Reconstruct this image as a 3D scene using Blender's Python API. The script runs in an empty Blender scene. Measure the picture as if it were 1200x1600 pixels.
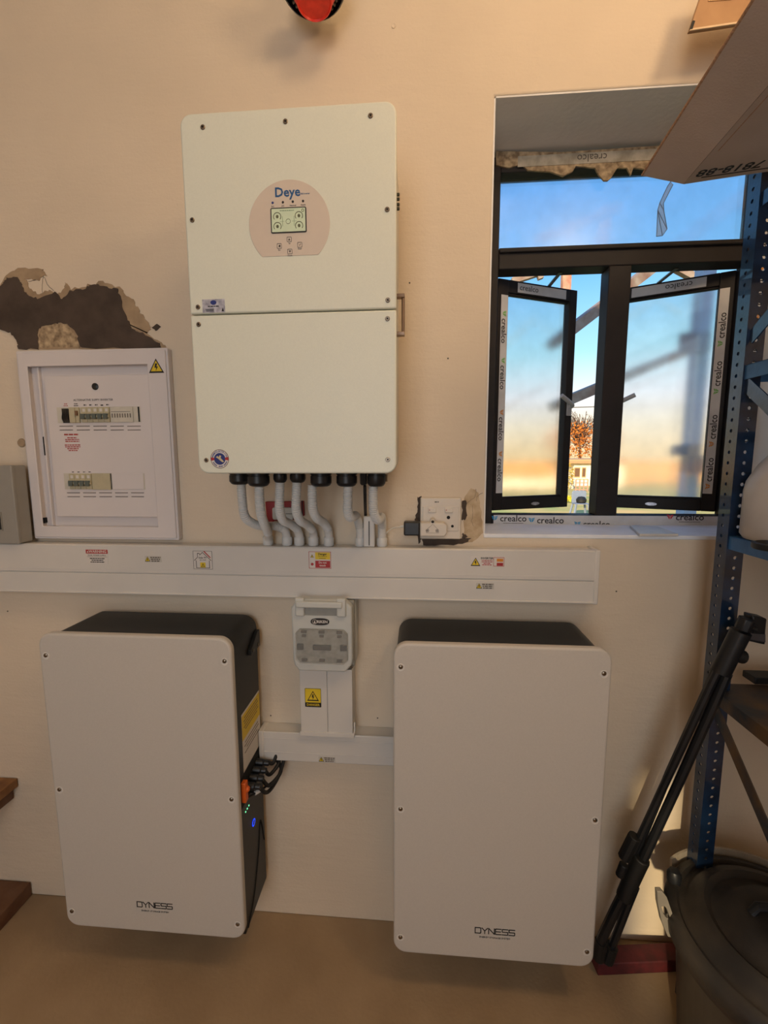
import bpy, bmesh, math, random
from mathutils import Vector, Matrix
random.seed(7)
C = bpy.context.scene.collection
S = bpy.context.scene

# ------------------------------------------------------------------ camera
CAM = Vector((0.0, -1.27, 1.53))
FPX = 680.0
YAW, PIT, ROL = math.radians(4.33), math.radians(6.98), math.radians(0.19)
_f = Vector((-math.sin(YAW)*math.cos(PIT), math.cos(YAW)*math.cos(PIT), -math.sin(PIT)))
_r = Vector((math.cos(YAW), math.sin(YAW), 0)); _d = _f.cross(_r)
RI = math.cos(ROL)*_r + math.sin(ROL)*_d
DN = -math.sin(ROL)*_r + math.cos(ROL)*_d
cd = bpy.data.cameras.new('camera'); cam = bpy.data.objects.new('camera', cd); C.objects.link(cam)
cd.sensor_fit = 'HORIZONTAL'; cd.sensor_width = 36.0; cd.lens = FPX/1200*36.0
cd.clip_start = 0.02; cd.clip_end = 500
Mx = Matrix((RI, -DN, -_f)).transposed().to_4x4(); Mx.translation = CAM
cam.matrix_world = Mx
S.camera = cam

# survey of the photograph: a photo point on a known real plane -> its place in the room
def _ray(px, py): return RI*((px-600)/FPX) + DN*((py-800)/FPX) + _f
def onY(px, py, y):
    r = _ray(px, py); return CAM + r*((y-CAM.y)/r.y)
def onX(px, py, x):
    r = _ray(px, py); return CAM + r*((x-CAM.x)/r.x)
def onZ(px, py, z):
    r = _ray(px, py); return CAM + r*((z-CAM.z)/r.z)

# ------------------------------------------------------------------ view, world, lights
S.view_settings.view_transform = 'Standard'; S.view_settings.look = 'None'
S.view_settings.gamma = 1.0; S.view_settings.use_curve_mapping = False
S.view_settings.exposure = 0.0

W = bpy.data.worlds.new('world'); S.world = W; W.use_nodes = True
nt = W.node_tree; nt.nodes.clear()
tc = nt.nodes.new('ShaderNodeTexCoord'); sp = nt.nodes.new('ShaderNodeSeparateXYZ')
cr = nt.nodes.new('ShaderNodeValToRGB'); bg = nt.nodes.new('ShaderNodeBackground'); wo = nt.nodes.new('ShaderNodeOutputWorld')
mr = nt.nodes.new('ShaderNodeMapRange'); mr.inputs['From Min'].default_value = -0.1; mr.inputs['From Max'].default_value = 0.9
nt.links.new(tc.outputs['Generated'], sp.inputs[0]); nt.links.new(sp.outputs['Z'], mr.inputs['Value'])
nt.links.new(mr.outputs[0], cr.inputs[0]); nt.links.new(cr.outputs[0], bg.inputs[0]); nt.links.new(bg.outputs[0], wo.inputs[0])
SKY = [(0.0, (.95, .62, .28)), (0.11, (1.0, .76, .42)), (0.17, (1.0, .90, .68)), (0.225, (.92, .96, 1.0)), (0.31, (.46, .86, 1.0)), (0.45, (.20, .55, 1.0)), (0.62, (.16, .45, 1.0)), (1.0, (.16, .34, .80))]
el = cr.color_ramp.elements
el[0].position, el[0].color = SKY[0][0], (*SKY[0][1], 1); el[1].position, el[1].color = SKY[-1][0], (*SKY[-1][1], 1)
for p, c in SKY[1:-1]:
    e = el.new(p); e.color = (*c, 1)
bg.inputs[1].default_value = 1.15

def light(name, kind, loc, energy, color, **kw):
    l = bpy.data.lights.new(name, kind); l.energy = energy; l.color = color
    for k, v in kw.items(): setattr(l, k, v)
    o = bpy.data.objects.new(name, l); C.objects.link(o); o.location = loc; return o
light('ceiling_lamp', 'POINT', (0.30, -1.15, 3.05), 13, (1.0, .70, .41), shadow_soft_size=.14)
light('ceiling_lamp', 'POINT', (0.85, -1.05, 2.66), 20, (1.0, .69, .39), shadow_soft_size=.14)
sun = light('sun', 'SUN', (0, -6, 6), 8.0, (1.0, .80, .50), angle=math.radians(1.4))
SUND = Vector((.45, 1.0, -.40)).normalized()
sun.rotation_euler = SUND.to_track_quat('-Z', 'Y').to_euler()
# added cool fill panel behind the camera; the back wall has no door
fill = light('rear_fill', 'AREA', (-.35, -3.3, 1.75), 27, (.86, .93, 1.0), shape='RECTANGLE', size=1.2, size_y=2.0)
fill.rotation_euler = Vector((-.05, 1, -.12)).to_track_quat('-Z', 'Z').to_euler()

# ------------------------------------------------------------------ materials
def lin(c):
    return tuple(((v/255.0)/12.92 if v/255.0 <= .04045 else ((v/255.0+.055)/1.055)**2.4) for v in c)
_m = {}
def mat(name, rgb, rough=.5, metal=0.0, var=.06, scale=30, bump=0.0, bscale=200, coat=0.0, rgb2=None, emit=None, estr=1.0, detail=4, spec=.5):
    if name in _m: return _m[name]
    m = bpy.data.materials.new(name); m.use_nodes = True; n = m.node_tree; b = n.nodes['Principled BSDF']
    b.inputs['Roughness'].default_value = rough; b.inputs['Metallic'].default_value = metal
    b.inputs['Coat Weight'].default_value = coat; b.inputs['Specular IOR Level'].default_value = spec
    c1 = lin(rgb); c2 = lin(rgb2) if rgb2 else tuple(v*(1-var*2) for v in c1)
    t = n.nodes.new('ShaderNodeTexCoord'); no = n.nodes.new('ShaderNodeTexNoise'); no.inputs['Scale'].default_value = scale; no.inputs['Detail'].default_value = detail
    r = n.nodes.new('ShaderNodeValToRGB'); r.color_ramp.elements[0].position = .35; r.color_ramp.elements[1].position = .65
    r.color_ramp.elements[0].color = (*c2, 1); r.color_ramp.elements[1].color = (*c1, 1)
    n.links.new(t.outputs['Object'], no.inputs['Vector']); n.links.new(no.outputs['Fac'], r.inputs[0]); n.links.new(r.outputs[0], b.inputs['Base Color'])
    if bump:
        n2 = n.nodes.new('ShaderNodeTexNoise'); n2.inputs['Scale'].default_value = bscale; n2.inputs['Detail'].default_value = 3
        bp = n.nodes.new('ShaderNodeBump'); bp.inputs['Strength'].default_value = bump; bp.inputs['Distance'].default_value = .002
        n.links.new(t.outputs['Object'], n2.inputs['Vector']); n.links.new(n2.outputs['Fac'], bp.inputs['Height']); n.links.new(bp.outputs[0], b.inputs['Normal'])
    if emit:
        b.inputs['Emission Color'].default_value = (*lin(emit), 1); b.inputs['Emission Strength'].default_value = estr
    _m[name] = m; return m

def wall_mat():
    m = mat('plaster_paint', (222, 206, 184), rough=.85, var=.03, scale=3, detail=6)
    n = m.node_tree; b = n.nodes['Principled BSDF']
    t = n.nodes['Texture Coordinate']
    a = n.nodes.new('ShaderNodeTexNoise'); a.inputs['Scale'].default_value = 9; a.inputs['Detail'].default_value = 8
    a2 = n.nodes.new('ShaderNodeTexNoise'); a2.inputs['Scale'].default_value = 120; a2.inputs['Detail'].default_value = 4
    mp = n.nodes.new('ShaderNodeMapping'); mp.inputs['Scale'].default_value = (1, 1, 4)
    ma = n.nodes.new('ShaderNodeMath'); ma.operation = 'MULTIPLY_ADD'; ma.inputs[1].default_value = .35
    bp = n.nodes.new('ShaderNodeBump'); bp.inputs['Strength'].default_value = .5; bp.inputs['Distance'].default_value = .004
    n.links.new(t.outputs['Object'], mp.inputs[0]); n.links.new(mp.outputs[0], a.inputs['Vector']); n.links.new(t.outputs['Object'], a2.inputs['Vector'])
    n.links.new(a2.outputs['Fac'], ma.inputs[0]); n.links.new(a.outputs['Fac'], ma.inputs[2]); n.links.new(ma.outputs[0], bp.inputs['Height']); n.links.new(bp.outputs[0], b.inputs['Normal'])
    return m
WALL = wall_mat()
REV = mat('reveal_paint', (232, 230, 228), .8, var=.04, scale=6, bump=.4, bscale=60)
SILLM = mat('sill_paint', (240, 244, 250), .6, var=.05, scale=10, bump=.3, bscale=60)
FLOOR = mat('floor_screed', (168, 143, 112), .75, rgb2=(152, 127, 97), scale=4, bump=.3, bscale=90, detail=8)
CEIL = mat('ceiling_paint', (225, 215, 200), .9, scale=4)
CEM = mat('wet_cement', (82, 69, 60), .95, rgb2=(66, 55, 47), scale=14, bump=1.0, bscale=60, detail=8)
CEM2 = mat('thin_cement_smear', (152, 130, 104), .95, rgb2=(176, 152, 122), scale=22, bump=.6, bscale=80, detail=8)
CEM3 = mat('crumbled_plaster', (196, 172, 138), .95, rgb2=(128, 108, 84), scale=60, bump=1.0, bscale=120, detail=8)
POWD = mat('white_powder_coat', (218, 220, 206), .42, var=.015, scale=300, bump=.12, bscale=900)
POWD2 = mat('white_battery_panel', (198, 192, 184), .45, var=.02, scale=300, bump=.15, bscale=900)
PVC = mat('white_pvc', (212, 208, 202), .38, var=.02, scale=8)
DBM = mat('board_white_steel', (218, 211, 210), .4, var=.015, scale=8)
GREYP = mat('grey_pvc', (208, 209, 208), .4, var=.03, scale=30)
ENCG = mat('grey_enclosure', (150, 146, 138), .55, var=.03, scale=20, bump=.1, bscale=500)
ISO = mat('isolator_grey', (196, 198, 194), .45, var=.02, scale=20)
BLK = mat('black_steel', (23, 25, 28), .45, var=.1, scale=200, bump=.15, bscale=900)
BLKP = mat('black_plastic', (24, 26, 30), .4, var=.08, scale=60)
BLKR = mat('black_rubber', (18, 18, 19), .6, var=.1, scale=60)
DARK = mat('dark_void', (12, 12, 13), .8)
SCREW = mat('screw_steel', (120, 112, 100), .3, metal=1.0, var=.1, scale=400)
SOCK = mat('socket_plastic', (214, 204, 190), .35, var=.02, scale=30)
BEIGE = mat('breaker_beige', (190, 180, 150), .5, var=.04, scale=60)
BRKW = mat('breaker_white', (206, 200, 186), .5, var=.04, scale=60)
BRKG = mat('breaker_toggle', (92, 100, 94), .5, var=.05, scale=60)
PANL = mat('display_panel', (206, 192, 178), .4, var=.01, scale=40)
LCD = mat('lcd_screen', (196, 208, 180), .25, var=.03, scale=60, emit=(190, 205, 170), estr=.10)
INK = mat('black_ink', (26, 24, 26), .6)
INKG = mat('grey_ink', (92, 84, 78), .6)
BLUE = mat('blue_ink', (28, 84, 138), .5)
NAVY = mat('navy_ink', (30, 46, 120), .5)
RED = mat('red_ink', (172, 36, 40), .5)
YEL = mat('yellow_label', (226, 196, 40), .5, var=.03)
WHT = mat('white_label', (216, 210, 204), .5, var=.02)
SILV = mat('silver_label', (150, 150, 165), .35, metal=.4, rgb2=(205, 205, 215), scale=90)
ALUM = mat('window_aluminium', (40, 36, 37), .6, spec=.3, var=.1, scale=20)
TAPE = mat('protective_tape', (214, 214, 216), .5, rgb2=(196, 196, 198), scale=12)
TAPEINK = mat('tape_ink', (40, 38, 42), .6)
TBLUE = mat('tape_blue', (40, 150, 205), .6); TRED = mat('tape_red', (205, 50, 60), .6); TGRN = mat('tape_green', (110, 180, 80), .6); TORG = mat('tape_orange', (220, 140, 40), .6)
RACK = mat('rack_blue_paint', (30, 56, 88), .28, rgb2=(20, 34, 54), metal=.25, coat=.6, scale=18, bump=.2, bscale=120, detail=8)
RACKS = mat('rack_shelf_blue', (58, 108, 156), .4, rgb2=(40, 82, 124), scale=18, bump=.2, bscale=120, detail=8)
WORN = mat('worn_steel_paint', (44, 52, 60), .5, rgb2=(96, 72, 46), scale=14, bump=.3, bscale=100, detail=9)
CARD = mat('cardboard', (196, 178, 168), .85, rgb2=(180, 162, 150), scale=6, bump=.15, bscale=300, detail=7)
CARDE = mat('cardboard_edge', (190, 150, 118), .85, rgb2=(150, 115, 90), scale=300)
BOXT = mat('tan_box', (190, 150, 108), .6, rgb2=(170, 130, 92), scale=9)
REDP = mat('red_plastic', (240, 62, 40), .35, rgb2=(222, 48, 30), scale=60)
WOOD = mat('plank_wood', (118, 84, 60), .7, rgb2=(96, 60, 38), scale=12, bump=.3, bscale=60, detail=8)
WOODS = mat('plank_wood_light', (168, 120, 72), .7, rgb2=(120, 80, 46), scale=14, bump=.3, bscale=60, detail=8)
JUG = mat('milky_plastic', (196, 190, 184), .4, rgb2=(176, 168, 160), scale=8)
BINL = mat('dusty_black_plastic', (30, 29, 29), .5, rgb2=(50, 44, 38), scale=12, bump=.2, bscale=200, detail=8)
BINB = mat('dark_grey_drum', (74, 68, 60), .5, rgb2=(60, 54, 48), scale=8)
HAND = mat('grey_handle', (130, 124, 114), .5)
MAROON = mat('maroon_paint', (92, 26, 32), .7, rgb2=(68, 20, 24), scale=30)
WHCAB = mat('white_cable', (225, 220, 208), .5)
ORNG = mat('orange_plastic', (214, 96, 30), .45)
LEDG = mat('green_led', (120, 235, 170), .4, emit=(120, 255, 180), estr=1.4)
LEDB = mat('blue_led', (30, 80, 255), .4, emit=(20, 70, 255), estr=1.3)
GRASS = mat('lawn', (226, 184, 112), .95, rgb2=(160, 164, 84), scale=.5)
HOUSEW = mat('house_wall', (236, 226, 206), .8, rgb2=(226, 212, 188), scale=3)
ROOFT = mat('house_roof', (196, 150, 110), .8)
LEAF = mat('autumn_leaves', (214, 132, 50), .9, rgb2=(168, 92, 30), scale=3)
BARK = mat('bark', (92, 72, 62), .9)
STEELG = mat('galvanised_steel', (150, 138, 128), .6, rgb2=(120, 92, 78), scale=9, detail=8)
RUST = mat('rusty_steel', (160, 110, 92), .8, rgb2=(190, 150, 130), scale=20, detail=8)
CHAIRM = mat('blue_grey_plastic', (120, 132, 156), .5)
FIELD = mat('sunlit_render', (196, 156, 108), .85, rgb2=(184, 144, 98), scale=2)

def glass_mat(name, rough, tint, ior=1.35):
    m = bpy.data.materials.new(name); m.use_nodes = True; n = m.node_tree; n.nodes.clear()
    o = n.nodes.new('ShaderNodeOutputMaterial'); g = n.nodes.new('ShaderNodeBsdfRefraction'); gl = n.nodes.new('ShaderNodeBsdfGlossy'); tr = n.nodes.new('ShaderNodeBsdfTransparent'); mx = n.nodes.new('ShaderNodeMixShader'); mx2 = n.nodes.new('ShaderNodeMixShader')
    t = n.nodes.new('ShaderNodeTexCoord'); no = n.nodes.new('ShaderNodeTexNoise'); no.inputs['Scale'].default_value = 14; no.inputs['Detail'].default_value = 6
    r = n.nodes.new('ShaderNodeValToRGB'); r.color_ramp.elements[0].color = (*[v*.86 for v in tint], 1); r.color_ramp.elements[1].color = (*tint, 1)
    n.links.new(t.outputs['Object'], no.inputs[0]); n.links.new(no.outputs['Fac'], r.inputs[0]); n.links.new(r.outputs[0], g.inputs['Color']); tr.inputs['Color'].default_value = (*tint, 1)
    g.inputs['Roughness'].default_value = rough; g.inputs['IOR'].default_value = ior; gl.inputs['Roughness'].default_value = .25
    mx.inputs[0].default_value = .04; mx2.inputs[0].default_value = .10
    n.links.new(g.outputs[0], mx.inputs[1]); n.links.new(gl.outputs[0], mx.inputs[2]); n.links.new(mx.outputs[0], mx2.inputs[1]); n.links.new(tr.outputs[0], mx2.inputs[2]); n.links.new(mx2.outputs[0], o.inputs[0])
    return m
FROST = glass_mat('frosted_glass', .15, (.95, .96, .97))
def clear_mat(name, tint, alpha):
    m = bpy.data.materials.new(name); m.use_nodes = True; n = m.node_tree; b = n.nodes['Principled BSDF']
    b.inputs['Base Color'].default_value = (*lin(tint), 1); b.inputs['Alpha'].default_value = alpha; b.inputs['Roughness'].default_value = .12
    return m
CLEAR = clear_mat('clear_plastic', (190, 190, 185), .15)
FILM = clear_mat('clear_film', (190, 205, 220), .45)

# ------------------------------------------------------------------ mesh helpers
def BM(): return bmesh.new()
def box(bm, x0, x1, y0, y1, z0, z1):
    v = [bm.verts.new((x, y, z)) for x in (x0, x1) for y in (y0, y1) for z in (z0, z1)]
    for f in ((0,1,3,2),(4,6,7,5),(0,4,5,1),(2,3,7,6),(0,2,6,4),(1,5,7,3)): bm.faces.new([v[i] for i in f])
def prism(bm, pts, vec):
    a = [bm.verts.new(p) for p in pts]; b = [bm.verts.new(Vector(p)+Vector(vec)) for p in pts]
    n = len(pts)
    try:
        bm.faces.new(a); bm.faces.new(b[::-1])
    except ValueError: pass
    for i in range(n): bm.faces.new((a[i], b[i], b[(i+1)%n], a[(i+1)%n]))
def rr(x0, x1, z0, z1, r, n=7, corners=(1,1,1,1)):
    """rounded rectangle outline; corners order: BL, BR, TR, TL"""
    out = []
    for k, (cx, cz, a0) in enumerate(((x0+r, z0+r, 180), (x1-r, z0+r, 270), (x1-r, z1-r, 0), (x0+r, z1-r, 90))):
        if corners[k]:
            for i in range(n+1):
                a = math.radians(a0+90*i/n); out.append((cx+r*math.cos(a), cz+r*math.sin(a)))
        else:
            out.append(((x0, x1, x1, x0)[k], (z0, z0, z1, z1)[k]))
    return out
def plate(bm, out, y0, y1):      # outline in XZ extruded along Y
    prism(bm, [(x, y0, z) for x, z in out], (0, y1-y0, 0))
def ring_plate(bm, outer, inner, y0, y1):  # outlines with equal point counts
    n = len(outer)
    vo0 = [bm.verts.new((x, y0, z)) for x, z in outer]; vi0 = [bm.verts.new((x, y0, z)) for x, z in inner]
    vo1 = [bm.verts.new((x, y1, z)) for x, z in outer]; vi1 = [bm.verts.new((x, y1, z)) for x, z in inner]
    for i in range(n):
        j = (i+1)%n
        bm.faces.new((vo0[i], vo0[j], vi0[j], vi0[i])); bm.faces.new((vo1[i], vi1[i], vi1[j], vo1[j]))
        bm.faces.new((vo0[i], vo1[i], vo1[j], vo0[j])); bm.faces.new((vi0[i], vi0[j], vi1[j], vi1[i]))
def smooth_path(pts, k=8):
    P = [Vector(p) for p in pts]; P = [2*P[0]-P[1]] + P + [2*P[-1]-P[-2]]; out = []
    for i in range(1, len(P)-2):
        for j in range(k):
            t = j/k; a, b, c, d = P[i-1:i+3]
            out.append(.5*((2*b)+(c-a)*t+(2*a-5*b+4*c-d)*t*t+(3*b-a-3*c+d)*t**3))
    out.append(P[-2]); return out
def resample(P, step):
    out = [P[0]]; acc = 0
    for a, b in zip(P, P[1:]):
        L = (b-a).length
        if L < 1e-9: continue
        t = step-acc
        while t <= L:
            out.append(a.lerp(b, t/L)); t += step
        acc = L-(t-step)
    return out
def tube(bm, P, rad, seg=12, cap=True):
    P = [Vector(p) for p in P]; n = len(P); rings = []; prev = None
    for i, p in enumerate(P):
        t = (P[min(i+1, n-1)]-P[max(i-1, 0)]).normalized()
        if prev is None:
            u = t.orthogonal().normalized()
        else:
            u = (prev-t*prev.dot(t)).normalized()
        prev = u; w = t.cross(u); r = rad(i) if callable(rad) else rad
        rings.append([bm.verts.new(p+u*r*math.cos(2*math.pi*k/seg)+w*r*math.sin(2*math.pi*k/seg)) for k in range(seg)])
    for a, b in zip(rings, rings[1:]):
        for k in range(seg): bm.faces.new((a[k], a[(k+1)%seg], b[(k+1)%seg], b[k]))
    if cap: bm.faces.new(rings[0][::-1]); bm.faces.new(rings[-1])
def lathe(bm, prof, o, ax=(0,0,1), seg=32):
    """prof: list of (r, h) along axis"""
    o = Vector(o); ax = Vector(ax).normalized(); u = ax.orthogonal().normalized(); w = ax.cross(u); rings = []
    for r, h in prof:
        if r < 1e-6: rings.append([bm.verts.new(o+ax*h)])
        else: rings.append([bm.verts.new(o+ax*h+u*r*math.cos(2*math.pi*k/seg)+w*r*math.sin(2*math.pi*k/seg)) for k in range(seg)])
    for a, b in zip(rings, rings[1:]):
        for k in range(seg):
            k2 = (k+1)%seg
            if len(a) == 1 and len(b) == 1: continue
            if len(a) == 1: bm.faces.new((a[0], b[k2], b[k]))
            elif len(b) == 1: bm.faces.new((a[k], a[k2], b[0]))
            else: bm.faces.new((a[k], a[k2], b[k2], b[k]))
    for rg, rev in ((rings[0], True), (rings[-1], False)):
        if len(rg) > 1: bm.faces.new(rg[::-1] if rev else rg)
def beam(bm, a, b, w, h, up=(0,0,1)):
    a, b = Vector(a), Vector(b); t = (b-a).normalized(); s = t.cross(Vector(up))
    if s.length < 1e-4: s = t.orthogonal()
    s.normalize(); n = s.cross(t)
    prism(bm, [a+s*w/2+n*h/2, a-s*w/2+n*h/2, a-s*w/2-n*h/2, a+s*w/2-n*h/2], b-a)

def org(o):
    v = Vector((0, 0, 0))
    while o is not None: v = v+o.location; o = o.parent
    return v
def obj(name, bm, m, parent=None, bevel=0, smooth=35, seg=2, base=None):
    """links the bmesh (built in room coordinates) as one object, origin at the thing's base"""
    bmesh.ops.recalc_face_normals(bm, faces=bm.faces[:])
    if parent is not None: o0 = org(parent)
    else:
        if base is None:
            xs = [v.co for v in bm.verts]
            base = Vector(((min(v.x for v in xs)+max(v.x for v in xs))/2, (min(v.y for v in xs)+max(v.y for v in xs))/2, min(v.z for v in xs)))
        o0 = Vector(base)
    bmesh.ops.translate(bm, verts=bm.verts[:], vec=-o0)
    me = bpy.data.meshes.new(name); bm.to_mesh(me); bm.free()
    me.materials.append(m)
    for p in me.polygons: p.use_smooth = True
    me.set_sharp_from_angle(angle=math.radians(smooth))
    o = bpy.data.objects.new(name, me); C.objects.link(o)
    if parent is not None: o.parent = parent
    else: o.location = o0
    if bevel:
        b = o.modifiers.new('bevel', 'BEVEL'); b.width = bevel; b.segments = seg; b.limit_method = 'ANGLE'; b.angle_limit = math.radians(40)
        b.harden_normals = False
    return o
def tag(o, label, cat, group=None):
    o['label'] = label; o['category'] = cat
    if group: o['group'] = group
    return o
def thing(name, label, cat, loc, group=None):
    o = bpy.data.objects.new(name, None); C.objects.link(o); o.location = loc; o.empty_display_size = .05
    return tag(o, label, cat, group)
def struct(name, bm, m, **k):
    o = obj(name, bm, m, base=(0, 0, 0), **k); o['kind'] = 'structure'; return o
def plab(o, label): o['label'] = label; return o

def text_bm(bm, s, size, o, u=(1,0,0), v=(0,0,1), depth=.0005, align='CENTER', bold=0.0, sx=1.0):
    """writes s on a surface: o = centre, u = reading direction, v = up; it stands proud by depth"""
    cu = bpy.data.curves.new('t', 'FONT'); cu.body = s; cu.size = size; cu.align_x = align; cu.align_y = 'CENTER'; cu.offset = bold; cu.resolution_u = 2
    to = bpy.data.objects.new('t', cu); me = bpy.data.meshes.new_from_object(to)
    o, u, v = Vector(o), Vector(u).normalized(), Vector(v).normalized(); n = u.cross(v)
    tmp = bmesh.new(); tmp.from_mesh(me)
    r = bmesh.ops.extrude_face_region(tmp, geom=tmp.faces[:])
    for g in r['geom']:
        if isinstance(g, bmesh.types.BMVert): g.co.z += depth
    for q in tmp.verts: q.co = o+u*q.co.x*sx+v*q.co.y+n*q.co.z
    m2 = bpy.data.meshes.new('t'); tmp.to_mesh(m2); tmp.free(); bm.from_mesh(m2)
    bpy.data.meshes.remove(m2); bpy.data.meshes.remove(me); bpy.data.objects.remove(to); bpy.data.curves.remove(cu)
def text(name, s, size, o, m, parent, **k):
    bm = BM(); text_bm(bm, s, size, o, **k); return obj(name, bm, m, parent, smooth=30)
def lab2d(bm, pts, o, u, v, h0, h1):
    """2D outline pts on a surface frame, from height h0 to h1 above it"""
    o, u, v = Vector(o), Vector(u).normalized(), Vector(v).normalized(); n = u.cross(v)
    prism(bm, [o+u*a+v*b+n*h0 for a, b in pts], n*(h1-h0))
def rect2(x0, x1, z0, z1): return [(x0, z0), (x1, z0), (x1, z1), (x0, z1)]
def tri2(cx, cz, w, h): return [(cx-w/2, cz-h/2), (cx+w/2, cz-h/2), (cx, cz+h/2)]
def bolt2(cx, cz, s):
    return [(cx+x*s, cz+z*s) for x, z in ((-.10,.5),(.18,.5),(.05,.12),(.25,.12),(-.08,-.5),(.0,-.05),(-.22,-.05))]
FX, FZ = Vector((1,0,0)), Vector((0,0,1))
def warn_triangle(parent, o, w, u=FX, v=FZ, hh=.0006, name='warning_triangle'):
    bm = BM(); lab2d(bm, tri2(0, 0, w, w*.88), o, u, v, hh, hh+.0003); t = obj(name, bm, INK, parent)
    bm = BM(); lab2d(bm, tri2(0, -w*.01, w*.74, w*.65), o, u, v, hh+.0003, hh+.0006); obj('yellow_field', bm, YEL, t)
    bm = BM(); lab2d(bm, bolt2(0, -w*.1, w*.48), o, u, v, hh+.0006, hh+.0009); obj('bolt_symbol', bm, INK, t)
    return t
def bars(bm, o, rows, h, gap, u=FX, v=FZ, hh=.0007):
    """lines of print too small to read in the photograph"""
    z = 0
    for w in rows:
        x = -w/2
        while x < w/2-1e-6:
            L = min(random.uniform(h*1.2, h*3.4), w/2-x)
            lab2d(bm, rect2(x, x+L, z-h/2, z+h/2), o, u, v, hh, hh+.0003); x += L+h*.5
        z -= h+gap

# ================================================================== the setting
WX0, WX1, WZ0, WZ1 = .195, 1.062, 1.304, 2.465      # window opening
RX0, RX1, CY, BY = -2.3, 2.1, 3.35, -3.6            # room: left, right, ceiling height, back wall
TH = .30
bm = BM()
def slab_with_hole(bm, X0, X1, Z0, Z1, hx0, hx1, hz0, hz1, y0, y1):
    box(bm, X0, hx0, y0, y1, Z0, Z1); box(bm, hx1, X1, y0, y1, Z0, Z1); box(bm, hx0, hx1, y0, y1, Z0, hz0); box(bm, hx0, hx1, y0, y1, hz1, Z1)
# front wall: one mesh with quads around the window opening
xs = [RX0, WX0, WX1, RX1]; zs = [0, WZ0, WZ1, CY]
def wall_grid(bm, xs, zs, y0, y1):
    f = {}; b = {}
    for i, x in enumerate(xs):
        for k, z in enumerate(zs): f[i, k] = bm.verts.new((x, y0, z)); b[i, k] = bm.verts.new((x, y1, z))
    for i in range(3):
        for k in range(3):
            if i == 1 and k == 1: continue
            bm.faces.new((f[i,k], f[i+1,k], f[i+1,k+1], f[i,k+1])); bm.faces.new((b[i,k], b[i,k+1], b[i+1,k+1], b[i+1,k]))
    for V in (((1,1),(1,2)),((1,2),(2,2)),((2,2),(2,1)),((2,1),(1,1))): bm.faces.new((f[V[0]], f[V[1]], b[V[1]], b[V[0]]))
    ring = [(0,0),(1,0),(2,0),(3,0),(3,1),(3,2),(3,3),(2,3),(1,3),(0,3),(0,2),(0,1)]
    for a, c in zip(ring, ring[1:]+ring[:1]): bm.faces.new((f[a], b[a], b[c], f[c]))
wall_grid(bm, xs, zs, 0, TH)
wall = struct('wall_front', bm, WALL, bevel=.004)
# painted lining of the window reveal (grey-white, not the cream of the room)
bm = BM()
box(bm, WX0-.0005, WX0+.004, .004, .235, WZ0, WZ1); box(bm, WX1-.004, WX1+.0005, .004, .235, WZ0, WZ1); box(bm, WX0, WX1, .004, .235, WZ1-.004, WZ1+.0005)
obj('reveal_lining', bm, REV, wall)
bm = BM(); box(bm, WX0, WX1, -.002, .235, WZ0-.004, WZ0+.008); obj('window_sill', bm, SILLM, wall, bevel=.003)
bm = BM(); box(bm, RX0, RX1, BY, TH, -.1, 0); struct('floor', bm, FLOOR)
bm = BM(); box(bm, RX0, RX1, BY-.2, TH, CY, CY+.15); struct('ceiling', bm, CEIL)
bm = BM(); box(bm, RX0-.2, RX0, BY-.2, TH, -.1, CY+.15); struct('wall_left', bm, WALL)
bm = BM(); box(bm, RX1, RX1+.2, BY-.2, TH, -.1, CY+.15); struct('wall_right', bm, WALL)
# back wall, behind the photographer, with an invented narrow opening that shapes the sun patch
bm = BM(); slab_with_hole(bm, RX0, RX1, -.1, CY, -.95, -.80, 1.40, 2.02, BY-.06, BY); struct('wall_back', bm, WALL)
PANE = bpy.data.materials.new('sun_dimming_tint'); PANE.use_nodes = True; n_ = PANE.node_tree; n_.nodes.clear()  # added pane, out of view, whose tint weakens the sun on the wall
a_, b_, c_ = n_.nodes.new('ShaderNodeOutputMaterial'), n_.nodes.new('ShaderNodeBsdfTransparent'), n_.nodes.new('ShaderNodeTexNoise'); r_ = n_.nodes.new('ShaderNodeValToRGB')
r_.color_ramp.elements[0].color = (.34, .335, .32, 1); r_.color_ramp.elements[1].color = (.42, .415, .40, 1); c_.inputs['Scale'].default_value = 6
n_.links.new(c_.outputs['Fac'], r_.inputs[0]); n_.links.new(r_.outputs[0], b_.inputs[0]); n_.links.new(b_.outputs[0], a_.inputs[0])
bm = BM(); v_ = [bm.verts.new(p) for p in ((-.95, BY-.03, 1.40), (-.80, BY-.03, 1.40), (-.80, BY-.03, 2.02), (-.95, BY-.03, 2.02))]; bm.faces.new(v_); struct('sun_dimming_pane', bm, PANE)

# ---- cement patches, cracks and chips on the front wall (children of the wall)
def rough_poly(px_pts, y, amp=.003, sub=5):
    P = [onY(a, b, 0) for a, b in px_pts]; out = []
    for i in range(len(P)):
        a, b = P[i], P[(i+1)%len(P)]
        for k in range(sub):
            p = a.lerp(b, k/sub); out.append((p.x+random.uniform(-amp, amp), y, p.z+random.uniform(-amp, amp)))
    return out
def patch(name, pts, m, h, amp=.003, sub=5):
    bm = BM(); prism(bm, rough_poly(pts, -h, amp, sub), (0, h+.001, 0)); return obj(name, bm, m, wall)
patch('cement_smear', [(0,512),(0,450),(14,424),(40,418),(66,420),(72,430),(60,438),(40,437),(48,450),(62,462),(78,452),(90,460),(102,450),(104,440),(112,452),(134,447),(160,440),(186,450),(200,462),(212,475),(220,490),(232,505),(236,514),(228,522),(252,534),(262,546),(30,546),(28,532),(18,518)], CEM2, .002, .004)
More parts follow.
